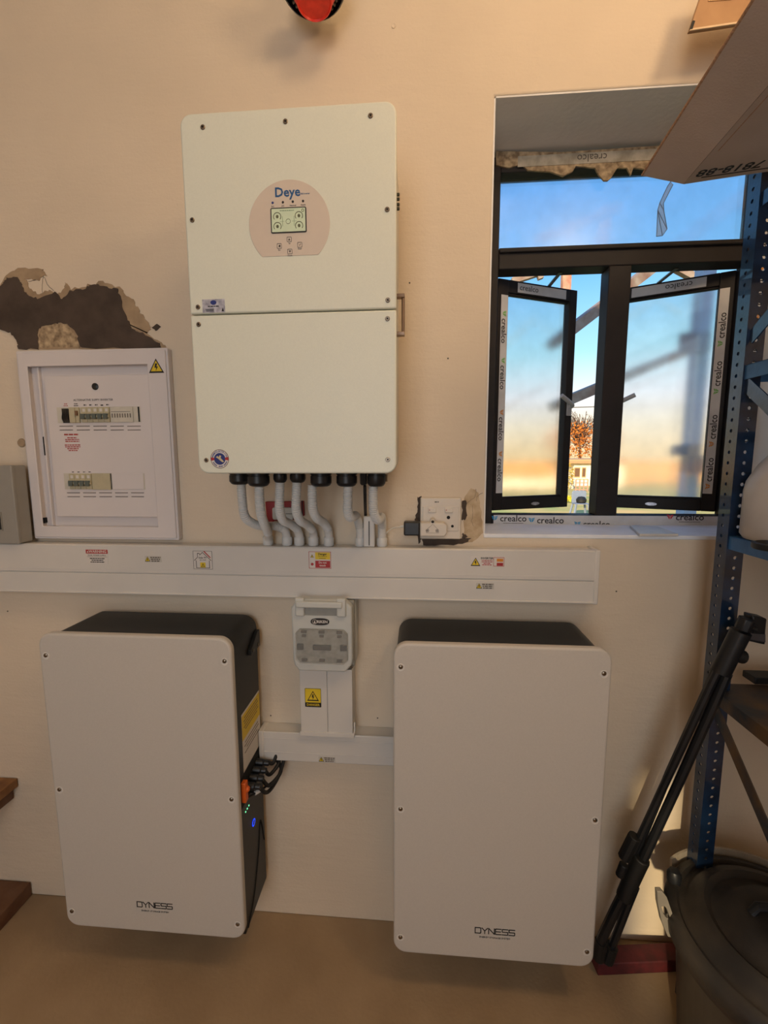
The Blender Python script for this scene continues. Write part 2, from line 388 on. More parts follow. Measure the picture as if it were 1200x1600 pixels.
patch('cement_patch', [(-10,512),(-10,462),(6,444),(12,434),(32,436),(36,448),(46,464),(60,467),(78,460),(88,456),(98,470),(112,455),(136,452),(142,446),(156,444),(168,450),(184,452),(190,468),(196,490),(206,512),(228,524),(250,536),(252,545),(128,545),(122,525),(108,506),(90,505),(66,510),(60,520),(60,545),(30,545),(26,528),(10,516)], CEM, .004, .0035)
patch('bare_plaster', [(62,543),(62,520),(72,508),(92,506),(106,506),(116,520),(125,533),(126,543)], CEM3, .0025, .003)
patch('cement_crumb', [(238,512),(246,506),(252,511),(244,517)], CEM, .003, .001, 3)
for pts in ([(653,777),(658,776),(657,812),(660,838),(655,850),(648,812),(652,796)], [(722,784),(728,780),(729,805),(727,812),(722,812)], [(660,842),(700,842),(736,840),(730,848),(700,852),(660,852)], [(722,832),(728,835),(731,838),(726,841),(722,842)]):
    patch('broken_plaster', pts, CEM, .0015, .0022, 4)
FILLR = mat('filler', (206, 186, 156), .9, rgb2=(176, 152, 120), scale=30)
patch('filler_smear', [(724,782),(736,762),(748,770),(752,800),(754,832),(740,846),(728,848),(724,820)], FILLR, .0008, .002, 4)
def crack(pts, w=.0012):
    bm = BM(); P = smooth_path([onY(a, b, -.0004) for a, b in pts], 5)
    P = [p+Vector((random.uniform(-.001,.001), 0, random.uniform(-.001,.001))) for p in P]
    tube(bm, P, w/2, 5); obj('crack', bm, INKG, wall)
crack([(68,432),(66,445),(67,462)], .001); crack([(44,440),(60,436),(68,432),(74,444),(84,455)], .0012)
crack([(744,764),(742,776),(733,783),(728,789)]); crack([(738,790),(739,806),(737,814),(740,822)]); crack([(754,770),(746,776),(744,783)])
crack([(1068,640),(1066,700)], .001) if False else None
for (a, b) in ((8,8) if False else (12,955), (423,1118), (590,1122), (700,560), (640,442), (963,924)):
    q = onY(a, b, 0); bm = BM(); lathe(bm, [(0, -.001), (.0025, 0), (.0018, .0012), (0, .0015)], q, (0,-1,0), 8); obj('plaster_chip', bm, INKG, wall)
q = onY(615, 41, 0); bm = BM(); lathe(bm, [(.006, 0), (.0055, .002), (.003, .001), (0, .0005)], q, (0,-1,0), 12); obj('filled_plug', bm, WALL, wall)

# ================================================================== window
WY = .205                       # room-side face of the frame
FB, FT = 1.308, 2.445           # frame bottom / top
FL, FR = .205, 1.052
TZ0, TZ1 = 2.118, 2.182         # transom
MX0, MX1 = .588, .655           # mullion
win = thing('window_1', 'x', 'window', (.62, WY, FB)); del win['label']; del win['category']; win['kind'] = 'structure'
def bx(x0, x1, y0, y1, z0, z1): b = BM(); box(b, x0, x1, y0, y1, z0, z1); return b
b = BM(); box(b, FL, .252, WY, WY+.06, FB, FT); box(b, 1.0, FR, WY, WY+.06, FB, FT); box(b, .252, 1.0, WY, WY+.06, FT-.045, FT); box(b, .252, 1.0, WY, WY+.06, FB, FB+.034)
obj('window_frame', b, ALUM, win, bevel=.002)
b = bx(.252, 1.0, WY-.004, WY+.06, TZ0, TZ1); box(b, .252, 1.0, WY-.014, WY-.004, TZ1-.018, TZ1-.010); obj('transom', b, ALUM, win, bevel=.003)
b = bx(MX0, MX1, WY-.004, WY+.06, FB+.034, TZ0); obj('mullion', b, ALUM, win, bevel=.003)
obj('top_pane', bx(.245, 1.005, WY+.028, WY+.034, TZ1-.004, FT-.04), FROST, win)
# protective tape on the frame with the maker's print
def crealco(parent, o, size, u, v, logo, cut=None):
    o, u, v = Vector(o), Vector(u), Vector(v)
    text('tape_print', 'crealco', size, o, TAPEINK, parent, u=u, v=v, bold=size*.012, depth=.0004)
    b = BM(); w = size*.32
    lo = o-u*size*2.05
    for sx in (-1, 1):
        for k, (dz, ln) in enumerate(((.16, .30), (.0, .26), (-.14, .16))):
            lab2d(b, [(sx*.03*size, dz*size-.07*size), (sx*(.03+ln)*size, dz*size+.05*size), (sx*(.03+ln)*size, dz*size+.15*size), (sx*.03*size, dz*size+.05*size)][::sx], lo, u, v, 0, .0004)
    obj('tape_emblem', b, logo, parent)
    b = BM(); bars(b, o-v*size*.50, [size*2.2], size*.05, 0, u, v, hh=0); obj('tape_small_print', b, TAPEINK, parent)
YF = WY-.0012
b = bx(.258, 1.03, WY-.001, WY, FB+.001, FB+.033); tp = obj('protective_tape', b, TAPE, win)
for px, py, lg in ((802, 810, TBLUE), (860, 813, TBLUE), (932, 819, TBLUE), (1078, 808, TRED)):
    q = onY(px, py, YF); crealco(tp, (q.x, YF, q.z-.001), .030, FX, FZ, lg)
b = bx(1.016, FR, WY-.001, WY, FB+.03, FT-.05); tp = obj('protective_tape', b, TAPE, win)
for z, lg in ((2.16, TORG), (2.02, TORG), (1.84, TGRN), (1.62, TRED)): crealco(tp, (1.034, YF, z), .030, (0,0,1), (-1,0,0), lg)
b = bx(.206, .2075+.004, WY-.012, WY-.001, FB+.05, FT-.06); tp = obj('protective_tape', b, TAPE, win)
for z in (2.28, 1.78, 1.66, 1.52): text('tape_print', 'crealco', .028, (.2119, WY-.0065, z), TAPEINK, tp, u=(0,0,-1), v=(0,-1,0), depth=.0003)
# head: taped rail smeared with plaster, ragged lower edge and plaster tongues
hp = [(775, 236), (880, 237), (1000, 229), (1110, 222), (1110, 262), (1040, 270), (1010, 264), (990, 262), (986, 274), (980, 262), (965, 262), (955, 278), (950, 282), (944, 282), (935, 272), (930, 262), (900, 259), (895, 268), (880, 275), (860, 268), (825, 266), (815, 256), (795, 262), (775, 258)]
b = BM(); prism(b, [tuple(onY(x, y, WY-.006)) for x, y in hp], (0, .007, 0)); pl = obj('plaster_smear', b, CEM3, win, bevel=.001)
b = bx(.30, .92, WY-.0075, WY-.006, FT-.036, FT-.006); tp = obj('protective_tape', b, mat('plaster_smeared_tape', (186, 178, 162), .7, rgb2=(150, 142, 126), scale=30), win)
text('tape_print', 'crealco', .030, (onY(925, 249, WY-.008).x, WY-.0075, FT-.020), INKG, tp, u=(-1,0,0), v=(0,0,-1), depth=.0004)

def casement(side):
    """outward opened sash; side=-1 hung on the left jamb, +1 on the right jamb"""
    L = .325; ang = math.radians(24); h = Vector((.262 if side < 0 else .995, WY+.050, 0))
    if side > 0: L = .335
    u = Vector((-side*math.cos(ang), math.sin(ang), 0)); w = Vector((0,0,1)); n = Vector((-u.y, u.x, 0)) if side > 0 else Vector((u.y, -u.x, 0))   # n towards the room
    if n.y > 0: n = -n
    z0, z1 = FB+.042, TZ0-.004
    def fr(b, a0, a1, c0, c1, d0, d1):
        prism(b, [h+u*a0+n*d0+w*c0, h+u*a1+n*d0+w*c0, h+u*a1+n*d0+w*c1, h+u*a0+n*d0+w*c1], n*(d1-d0))
    b = BM(); s = .040
    fr(b, 0, s, z0, z1, -.032, 0); fr(b, L-s*.8, L, z0, z1, -.032, 0); fr(b, s, L-s*.8, z0, z0+s, -.032, 0); fr(b, s, L-s*.8, z1-s, z1, -.032, 0)
    fr(b, s, L-s*.8, z0+s, z0+s+.006, -.024, -.006); fr(b, s, L-s*.8, z1-s-.006, z1-s, -.024, -.006)
    sash = obj('sash', b, ALUM, win, bevel=.002)
    b = BM(); fr(b, s-.006, L-s*.8+.006, z0+s-.006, z1-s+.006, -.020, -.014); obj('glass_pane', b, FROST, sash)
    # tape on the hinge stile and top rail
    b = BM(); fr(b, .012, s-.002, z0+.06, z1-.05, 0, .001); fr(b, .075, L-.05, z1-s+.004, z1-.006, 0, .001); tp = obj('protective_tape', b, TAPE, sash)
    for z, lg in ((.60, TGRN), (.45, TGRN), (.28, TORG), (.14, TORG)):
        o = h+u*(s*.5+.004)+n*.0012+w*(z0+z)
        crealco(tp, o, .027, (0,0,-1) if side < 0 else (0,0,1), (-u if side > 0 else u) if side < 0 else (u if side > 0 else -u), lg)
    ru = -u if side > 0 else u
    o = h+u*(.12 if side < 0 else .15)+n*.0012+w*(z1-s*.5)
    text('tape_print', 'crealco', .026, o, TAPEINK, tp, u=(-ru if side > 0 else ru), v=((0,0,-1) if side > 0 else (0,0,1)), depth=.0003)
    # handle on the free stile, hooking into the room
    b = BM(); a = h+u*(L-.016)+w*1.712
    tube(b, smooth_path([a+n*.002, a+n*.018+w*.004, a+n*.026-u*.020+w*.014, a+n*.034-u*.064+w*.034], 5), .0078, 10); prism(b, [a-u*.010-w*.03+n*0, a+u*.010-w*.03, a+u*.010+w*.02, a-u*.010+w*.02], n*.006)
    obj('handle', b, mat('handle_grey', (176, 174, 176), .4), sash, bevel=.001)
    b = BM(); c = h+u*(L*.55)+w*(z0+.018)+n*.001
    lab2d(b, [(.018*math.cos(t/12*2*math.pi), .006*math.sin(t/12*2*math.pi)) for t in range(12)], c, FX if False else (-u if side > 0 else u), w, 0, .0012); obj('oval_label', b, SILV, sash)
    # friction stay
    b = BM(); p0 = Vector((h.x-side*.02, WY+.03, z1+.002)); p1 = h+u*(L*.62)+w*(z1-.001); k = Vector((h.x-side*.19, WY+.03, z1+.003))
    beam(b, k, p1, .012, .003); obj('stay_arm', b, SCREW, sash)
casement(-1); casement(1)

# piece of tile left on the sill
P4 = [onZ(984, 824, WZ0+.0085), onZ(1028, 826, WZ0+.0085), onZ(1060, 838, WZ0+.0085), onZ(999, 838, WZ0+.0085)]
b = BM(); prism(b, P4, (0, 0, .007)); tag(obj('tile_offcut', b, mat('tile_white', (216, 212, 206), .4), bevel=.001), 'thin white tile offcut with a brown edge lying on the window sill', 'tile')

# ================================================================== inverter
IX0, IX1, IZ0, IZ1, IY = -.508, -.0462, 1.497, 2.258, -.285
seam = 1.851
inv = thing('inverter', 'large cream wall-mounted box inverter with small round display panel', 'inverter', (-.277, 0, IZ0))
b = BM(); plate(b, rr(IX0+.012, IX1-.006, IZ0+.006, IZ1-.006, .022), IY+.018, -.03); obj('housing', b, mat('inverter_housing', (205, 202, 192), .5, var=.02), inv, bevel=.004)
b = BM(); plate(b, rr(IX0+.08, IX1-.08, IZ0+.1, IZ1-.05, .01), -.03, -.0012); obj('wall_bracket', b, ALUM, inv)
b = BM(); plate(b, rr(IX0, IX1, seam+.0015, IZ1, .024, corners=(0,0,1,1)), IY, IY+.018); up = obj('upper_cover', b, POWD, inv, bevel=.0035, seg=3)
b = BM(); plate(b, rr(IX0, IX1, IZ0, seam-.0015, .024, corners=(1,1,0,0)), IY, IY+.018); lo = obj('lower_cover', b, POWD, inv, bevel=.0035, seg=3)
def screw(px, py, y, parent, r=.0052, dish=False):
    q = onY(px, py, y); b = BM(); lathe(b, [(r, -.001), (r, .0012), (r*.8, .0020), (r*.45, .0020), (r*.42, .0008), (0, .0008)], q, (0,-1,0), 16)
    s = obj('screw', b, mat('dark_screw', (150, 135, 118), .35, metal=.9, var=.2, scale=400), parent)
    b = BM(); lathe(b, [(r*.40, .0009), (r*.36, .0014), (0, .0014)], q, (0,-1,0), 6); obj('screw_socket', b, DARK, s)
for p in ((317,199),(446,190),(579,181),(300.5,344),(605,327.5),(309.5,480),(606,469)): screw(*p, IY, up)
for p in ((310.5,507),(605.5,498),(322.5,719),(606,718)): screw(*p, IY, lo)
# round display panel with a flat bottom
b = BM(); cpx = onY(452, 349, IY); R_ = .0885; cz = cpx.z-.002; cx = cpx.x
pts = [(cx+R_*math.cos(a), cz+R_*math.sin(a)) for a in [math.radians(-46+272*i/48) for i in range(49)]]
b = BM()
pts = [p for p in pts]
plate(b, pts, IY-.0008, IY+.001); dp = obj('display_panel', b, PANL, up, bevel=.0003, seg=1)
YP = IY-.0008
def D(px, py): q = onY(px, py, YP); return q
q = D(450.5, 300.5); text('brand_lettering', 'Deye', .0262, (q.x-.002, YP, q.z), BLUE, dp, bold=.0005)
q = D(477, 302.5); text('brand_small_print', 'ESS Inverter', .0040, (q.x, YP, q.z), BLUE, dp)
for px, s in ((426,'DC'), (442,'AC'), (457.5,'Normal'), (473.5,'Alarm')):
    q = D(px, 317-(px-426)*.06); b = BM(); lathe(b, [(.0026, 0), (.0022, .0008), (0, .001)], (q.x, YP, q.z), (0,-1,0), 12); obj('indicator_light', b, NAVY if px < 430 else INK, dp)
    text('indicator_caption', s, .0045, (q.x, YP, q.z-.0075), INKG, dp)
q0, q1 = D(424, 366), D(478.5, 323); b = BM(); ring = rr(q0.x, q1.x, q0.z+.001, q1.z, .003, 3)
plate(b, ring, YP-.0012, YP); sb = obj('screen_bezel', b, INK, dp)
b = BM(); plate(b, rr(q0.x+.0022, q1.x-.0022, q0.z+.0032, q1.z-.0022, .001, 2), YP-.0016, YP-.0011); sc = obj('screen', b, LCD, sb)
YS = YP-.0016
sx0, sx1, sz0, sz1 = q0.x+.002, q1.x-.002, q0.z+.003, q1.z-.002
b = BM(); sw, sh = sx1-sx0, sz1-sz0
def arc(b, cx_, cz_, r, w, a0, a1, y0, y1, n=18):
    A = [math.radians(a0+(a1-a0)*i/n) for i in range(n+1)]
    o_ = [(cx_+r*math.cos(a), cz_+r*math.sin(a)) for a in A]; i_ = [(cx_+(r-w)*math.cos(a), cz_+(r-w)*math.sin(a)) for a in A]
    for k in range(n): plate(b, [o_[k], o_[k+1], i_[k+1], i_[k]], y0, y1)
for fx, fz in ((.17,.66),(.17,.24),(.81,.66),(.81,.24)): arc(b, sx0+sw*fx, sz0+sh*fz, .0088, .0014, -40, 220, YS-.0003, YS)
for fx, fz in ((.17,.66),(.17,.24),(.81,.66),(.81,.24)): plate(b, [(sx0+sw*fx+.003*math.cos(t), sz0+sh*fz+.0036*math.sin(t)) for t in [k*math.pi/4 for k in range(8)]], YS-.0003, YS)
arc(b, sx0+sw*.49, sz0+sh*.44, .0052, .0007, 0, 360, YS-.0003, YS); arc(b, sx1-.0055, sz1-.0055, .0030, .0010, 0, 360, YS-.0003, YS)
obj('gauge_icons', b, mat('lcd_ink', (92, 92, 66), .5), sc)
b = BM()
for r_ in ((.24,.38,.44,.452),(.60,.74,.44,.452),(.32,.332,.24,.66),(.66,.672,.24,.66)): plate(b, rect2(sx0+sw*r_[0], sx0+sw*r_[1], sz0+sh*r_[2], sz0+sh*r_[3]), YS-.0002, YS)
bars(b, (sx0+sw*.46, YS, sz1-.0045), [sw*.42], .0016, 0, hh=0)
obj('screen_lines', b, mat('lcd_lines', (140, 160, 130), .5), sc)
for px, py, k, s in ((452,374,'up','Up'),(436.5,384.5,'left','Esc'),(468.5,382.5,'ok','Enter'),(453,393,'down','Down')):
    q = D(px, py); a = .0052; b = BM(); ring_plate(b, rr(q.x-a, q.x+a, q.z-a, q.z+a, .0016, 3), rr(q.x-a+.0007, q.x+a-.0007, q.z-a+.0007, q.z+a-.0007, .0012, 3), YP-.0006, YP)
    sh_ = {'up': [(-.0026,-.002),(.0026,-.002),(0,.0026)], 'down': [(-.0026,.002),(0,-.0026),(.0026,.002)], 'left': [(.002,.0026),(-.0026,0),(.002,-.0026),(.0012,-.0022),(-.0016,0),(.0012,.0022)], 'ok': [(-.002,.0002),(-.0006,-.0022),(.0026,.0022),(.0018,.0026),(-.0006,-.001),(-.0014,.0008)]}[k]
    plate(b, [(q.x+x, q.z+z) for x, z in sh_], YP-.0004, YP); obj('button', b, INKG, dp)
    text('button_caption', s, .0040, (q.x, YP, q.z-.0080), INKG, dp)
# installer's silver label, lower left of the upper cover
q0, q1 = onY(317, 489, IY), onY(351, 467, IY); b = BM(); plate(b, rect2(q0.x, q1.x, q0.z, q1.z), IY-.0006, IY); lb = obj('silver_label', b, SILV, up)
b = BM(); mx, mz = (q0.x+q1.x)/2, (q0.z+q1.z)/2
plate(b, [(mx+.007*math.cos(t), mz+.007+.005*math.sin(t)) for t in [k*math.pi/6 for k in range(12)]], IY-.0009, IY-.0006); obj('label_emblem', b, NAVY, lb)
b = BM(); bars(b, (mx, IY-.0006, mz-.001), [.026], .0022, .002, hh=0); bars(b, (mx-.009, IY-.0006, mz-.007), [.020, .018, .018], .0012, .0008, hh=0); plate(b, tri2(q1.x-.005, q0.z+.006, .006, .008), IY-.0009, IY-.0006); obj('label_print', b, INK, lb)
# round installer's sticker, lower left of the lower cover
q = onY(343.5, 717, IY); qr = .0218; b = BM()
def disc(b, cx_, cz_, r, y0, y1, n=40): plate(b, [(cx_+r*math.cos(2*math.pi*k/n), cz_+r*math.sin(2*math.pi*k/n)) for k in range(n)], y0, y1)
disc(b, q.x, q.z, qr, IY-.0005, IY); st = obj('round_sticker', b, WHT, lo)
b = BM(); arc(b, q.x, q.z, qr, .0011, 0, 360, IY-.0008, IY-.0005, 40); obj('sticker_rim', b, mat('brown_ink', (88, 52, 44), .5), st)
b = BM(); disc(b, q.x, q.z, qr*.62, IY-.0008, IY-.0005); bd = obj('blue_disc', b, NAVY, st)
for a0 in (172, -8):
    b = BM(); arc(b, q.x, q.z, qr*.95, qr*.36, a0-2, a0+20, IY-.0009, IY-.0005, 6); bmesh.ops.remove_doubles(b, verts=b.verts[:], dist=1e-6); obj('red_band', b, RED, st)
b = BM(); word = 'ELECTRICAL'
for i, ch in enumerate('LINDER ELECTRICAL'[-10:]):
    a = math.radians(116-i*11.5); r = qr*.80
    text_bm(b, ch, .0058, (q.x+r*math.cos(a), IY-.0005, q.z+r*math.sin(a)), u=(math.sin(a), 0, -math.cos(a)), v=(math.cos(a), 0, math.sin(a)), depth=.0003, bold=.0001)
for i in range(20):
    a = math.radians(208+i*6.8)
    if i not in (6, 7, 13): r = qr*.80; lab2d(b, rect2(-.0007, .0007, -.0014, .0014), (q.x+r*math.cos(a), IY-.0005, q.z+r*math.sin(a)), (math.sin(a), 0, -math.cos(a)), (math.cos(a), 0, math.sin(a)), 0, .0003)
for i in range(5):
    a = math.radians(165-i*9); r = qr*.80; lab2d(b, rect2(-.0010, .0010, -.0017, .0017), (q.x+r*math.cos(a), IY-.0005, q.z+r*math.sin(a)), (math.sin(a), 0, -math.cos(a)), (math.cos(a), 0, math.sin(a)), 0, .0003)
obj('sticker_print', b, NAVY, st)
b = BM(); plate(b, [(q.x+x*qr, q.z+z*qr) for x, z in ((-.42,.18),(-.22,.32),(-.1,.18),(.02,.38),(.18,.32),(.10,.1),(.3,-.1),(.46,-.3),(.3,-.36),(.05,-.18),(-.16,.02))], IY-.0011, IY-.0008); obj('emblem_figure', b, mat('emblem_cream', (206, 190, 150), .5), bd)
# side fittings on the right: handle, small terminals, antenna stub
hy = -.14
b = BM(); z_a, z_b = onY(628, 461, hy).z, onY(628, 526, hy).z; xh = onY(630, 500, hy).x; xi = IX1-.008
for z in (z_a-.009, z_b): box(b, xi, xh+.004, hy-.012, hy+.004, z, z+.009)
tube(b, [(xh, hy-.004, z_b+.002), (xh, hy-.004, z_a-.002)], .0042, 12); obj('side_handle', b, mat('handle_steel', (150, 128, 110), .3, metal=.8), inv, bevel=.001)
b = BM()
for py in (304, 311, 319.5, 326): p = onY(626, py, hy); lathe(b, [(.0038, 0), (.0038, .006), (.002, .007), (0, .007)], (xi+.002, hy, p.z), (1,0,0), 6); lathe(b, [(.0025, -.012), (.0025, .0)], (xi+.002, hy, p.z), (1,0,0), 6)
obj('side_terminals', b, mat('terminal_green_black', (62, 66, 52), .5), inv)
# glands under the inverter; each belongs to the inverter
GL = [(375, 757, -.150, .0265), (404.5, 760, -.185, .0275), (438, 754, -.17, .0175), (465.5, 754, -.17, .0200), (502, 760, -.175, .0270), (542, 760, -.175, .0265), (588, 760, -.170, .0235)]
for px, py, y, r in GL:
    q = onY(px, py, y); b = BM(); hgt = IZ0+.006-q.z
    lathe(b, [(r*.62, 0), (r*.80, .002), (r*.9, .005), (r, .009), (r, hgt*.62), (r*.93, hgt*.64), (r*.93, hgt*.70), (r*1.02, hgt*.72), (r*1.02, hgt)], q, (0,0,1), 14)
    obj('cable_gland', b, BLKP, inv, smooth=30)
q = onY(568, 758, -.17); b = BM(); lathe(b, [(.006, 0), (.009, .004), (.009, .03)], (q.x, q.y, q.z), (0,0,1), 8); obj('antenna_gland', b, BLKP, inv)
q = onY(603, 750, -.17); b = BM(); lathe(b, [(.004, 0), (.004, .018)], (q.x, q.y, q.z-.004), (0,0,1), 8); obj('earth_stud', b, SCREW, inv)

# ================================================================== trunkings
TY, TT, TB, TXR = -.062, 1.2775, 1.128, .492
tr = thing('cable_trunking', 'long white plastic trunking running across the wall under the inverter', 'cable trunking', (-.8, 0, TB))
b = BM(); box(b, RX0+.02, TXR, TY+.004, 0, TB, TT-.002); obj('trunking_body', b, PVC, tr, bevel=.003)
zs_ = TB+.064
b = BM(); box(b, RX0+.02, TXR, TY, TY+.006, zs_+.001, TT-.001); box(b, RX0+.02, TXR, TY+.002, TY+.02, TT-.006, TT+.001); obj('upper_lid', b, PVC, tr, bevel=.002)
b = BM(); box(b, RX0+.02, TXR, TY, TY+.006, TB+.001, zs_-.001); box(b, RX0+.02, TXR, TY-.0025, TY+.004, TB, TB+.006); obj('lower_lid', b, PVC, tr, bevel=.002)
b = BM(); box(b, RX0+.02, TXR, TY-.0008, TY, zs_+.010, zs_+.013); obj('lid_rib', b, PVC, tr)
b = BM(); box(b, TXR-.004, TXR+.010, TY-.002, 0, TB-.002, TT+.002); obj('end_cap', b, PVC, tr, bevel=.003)
def sticker(px0, py0, px1, py1, y, m=WHT, name='label_sticker', parent=None, h=.0006, r=0):
    q0, q1 = onY(px0, py1, y), onY(px1, py0, y); b = BM()
    plate(b, rr(q0.x, q1.x, q0.z, q1.z, r, 3) if r else rect2(q0.x, q1.x, q0.z, q1.z), y-h, y); return obj(name, b, m, parent), q0.x, q1.x, q0.z, q1.z
# red WARNING
s, x0, x1, z0, z1 = sticker(136, 859, 168, 881, TY, parent=tr, name='warning_sticker'); cx = (x0+x1)/2; y = TY-.0006
b = BM(); plate(b, rect2(x0, x1, z1-.012, z1), y-.0003, y); h = obj('red_header', b, RED, s)
b = BM(); text_bm(b, 'WARNING', .0115, (cx+.003, y-.0003, z1-.006), bold=.0002, depth=.0003); plate(b, tri2(x0+.006, z1-.006, .006, .006), y-.0006, y-.0003); obj('header_print', b, WHT, h)
b = BM(); text_bm(b, 'DUAL POWER SUPPLY', .0058, (cx, y, z1-.0175), depth=.0003); plate(b, rect2(x0+.002, x1-.002, z1-.0222, z1-.0216), y-.0003, y)
bars(b, (cx, y, z1-.027), [.046, .036, .044], .0026, .0028, hh=0); obj('sticker_print', b, INK, s)
# small warning strip
def small_strip(px0, py0, px1, py1, yy, parent):
    s, x0, x1, z0, z1 = sticker(px0, py0, px1, py1, yy, mat('strip_label', (200, 196, 188), .5), parent=parent, name='warning_strip'); w = x1-x0; cz_ = (z0+z1)/2; hh = z1-z0
    warn_triangle(s, (x0+w*.16, yy, cz_), hh*.95)
    b = BM(); bars(b, (x0+w*.64, yy-.0006, cz_+hh*.27), [w*.62, w*.56, w*.50], hh*.17, hh*.13, hh=0); obj('sticker_print', b, INKG, s)
small_strip(227, 869, 252, 878, TY, tr); small_strip(744, 911, 772, 920, TY, tr)
# house-shaped solar label
s, x0, x1, z0, z1 = sticker(303, 861, 331, 889, TY, parent=tr, name='solar_roof_sticker'); cx, cz = (x0+x1)/2, (z0+z1)/2; w = x1-x0
b = BM(); ring_plate(b, rect2(x0, x1, z0, z1), rect2(x0+.0008, x1-.0008, z0+.0008, z1-.0008), y-.0003, y)
house = [(-.36,-.42),(.36,-.42),(.36,-.02),(.46,-.02),(0,.42),(-.16,.27),(-.16,.36),(-.28,.36),(-.28,.15),(-.46,-.02),(-.36,-.02)]
o_ = [(cx+a*w, cz+c*w) for a, c in house]; i_ = [(cx+a*w*.93, cz-.0004+c*w*.93) for a, c in house]; ring_plate(b, o_, i_, y-.0003, y)
text_bm(b, 'Solar PV', .0072, (cx, y, cz+.007), depth=.0003, bold=.0001); text_bm(b, 'on roof', .0062, (cx, y, cz+.0005), depth=.0003); obj('house_outline', b, INK, s)
b = BM(); plate(b, [(cx+.05*w, cz+.46*w), (cx+.12*w, cz+.46*w), (cx+.44*w, cz+.12*w), (cx+.38*w, cz+.12*w)], y-.0005, y); obj('red_roof_line', b, RED, s)
b = BM(); plate(b, rect2(cx-.008, cx+.008, z0+.005, z0+.020), y-.0004, y); k = obj('yellow_field', b, YEL, s); warn_triangle(s, (cx, y+.0002, z0+.0125), .013, name='warning_triangle')
# Danger / Do not touch
s, x0, x1, z0, z1 = sticker(483, 862, 517, 888, TY, parent=tr, name='danger_sticker'); w, hh = x1-x0, z1-z0
b = BM(); ring_plate(b, rect2(x0, x1, z0, z1), rect2(x0+.0012, x1-.0012, z0+.0012, z1-.0012), y-.0003, y); plate(b, rect2(x0+w*.29, x1-.0024, z0+.0024, z0+hh*.46), y-.0003, y); disc(b, x0+w*.15, z0+hh*.25, .0042, y-.0003, y, 16); obj('red_border', b, RED, s)
b = BM(); plate(b, rect2(x0+w*.29, x1-.0024, z0+hh*.54, z1-.0024), y-.0003, y); obj('yellow_field', b, YEL, s)
b = BM(); text_bm(b, 'Danger', .0085, (x0+w*.62, y-.0003, z1-hh*.15), bold=.0002, depth=.0003); text_bm(b, 'Live electrical', .0046, (x0+w*.62, y-.0003, z1-hh*.28), depth=.0003); text_bm(b, 'equipment', .0046, (x0+w*.62, y-.0003, z1-hh*.39), depth=.0003); obj('danger_print', b, INK, s)
warn_triangle(s, (x0+w*.15, y+.0004, z1-hh*.26), .0105)
b = BM(); text_bm(b, 'Do not', .0078, (x0+w*.62, y-.0003, z0+hh*.35), bold=.0002, depth=.0003); text_bm(b, 'touch', .0078, (x0+w*.62, y-.0003, z0+hh*.18), bold=.0002, depth=.0003); obj('touch_print', b, WHT, s)
# INVERTER label
s, x0, x1, z0, z1 = sticker(735, 870, 788, 886, TY, parent=tr, name='inverter_sticker'); w, hh = x1-x0, z1-z0
warn_triangle(s, (x0+w*.15, y+.0006, (z0+z1)/2), .027)
b = BM(); text_bm(b, 'INVERTER', .0078, (x0+w*.49, y, z1-hh*.16), bold=.0002, depth=.0003); obj('inverter_print', b, INK, s)
b = BM(); bars(b, (x0+w*.49, y, z1-hh*.36), [w*.32, w*.32, w*.2, w*.28], .0021, .0021, hh=0); ring_plate(b, rect2(x0+w*.68, x1, z0+hh*.1, z1-hh*.05), rect2(x0+w*.69, x1-w*.01, z0+hh*.14, z1-hh*.09), y-.0003, y); plate(b, rect2(x0+w*.78, x1-w*.03, z0+hh*.16, z0+hh*.44), y-.0003, y); obj('red_print', b, RED, s)
b = BM(); plate(b, rect2(x0+w*.78, x1-w*.03, z0+hh*.54, z0+hh*.82), y-.0003, y); obj('orange_field', b, TORG, s)

# lower short trunking between the batteries
LY, LT, LB, LX0, LX1 = -.05, .727, .602, -.474, -.060
zt_ = onY(500, 1131, 0).z; LT = zt_; LY = max(-.075, min(-.04, onZ(500, 1147, zt_).y)); LB = onY(500, 1192, LY).z
t2 = thing('cable_trunking', 'short white trunking between the two batteries, below the isolator', 'cable trunking', ((LX0+LX1)/2, 0, LB))
b = BM(); box(b, LX0, LX1, LY+.004, 0, LB, LT-.001); obj('trunking_body', b, PVC, t2, bevel=.003)
b = BM(); box(b, LX0, LX1, LY, LY+.008, LB, LT); obj('lid', b, PVC, t2, bevel=.003)
b = BM(); box(b, LX0, LX1, LY-.001, LY+.001, LB+.027, LB+.030); box(b, LX0, LX1, LY-.001, LY+.001, LT-.022, LT-.020); obj('lid_rib', b, PVC, t2)
b = BM(); box(b, LX0-.010, LX0+.006, LY-.003, 0, LB-.001, LT+.002); obj('end_cap', b, PVC, t2, bevel=.003)
small_strip(498, 1183, 524, 1190, LY-.0005, t2)

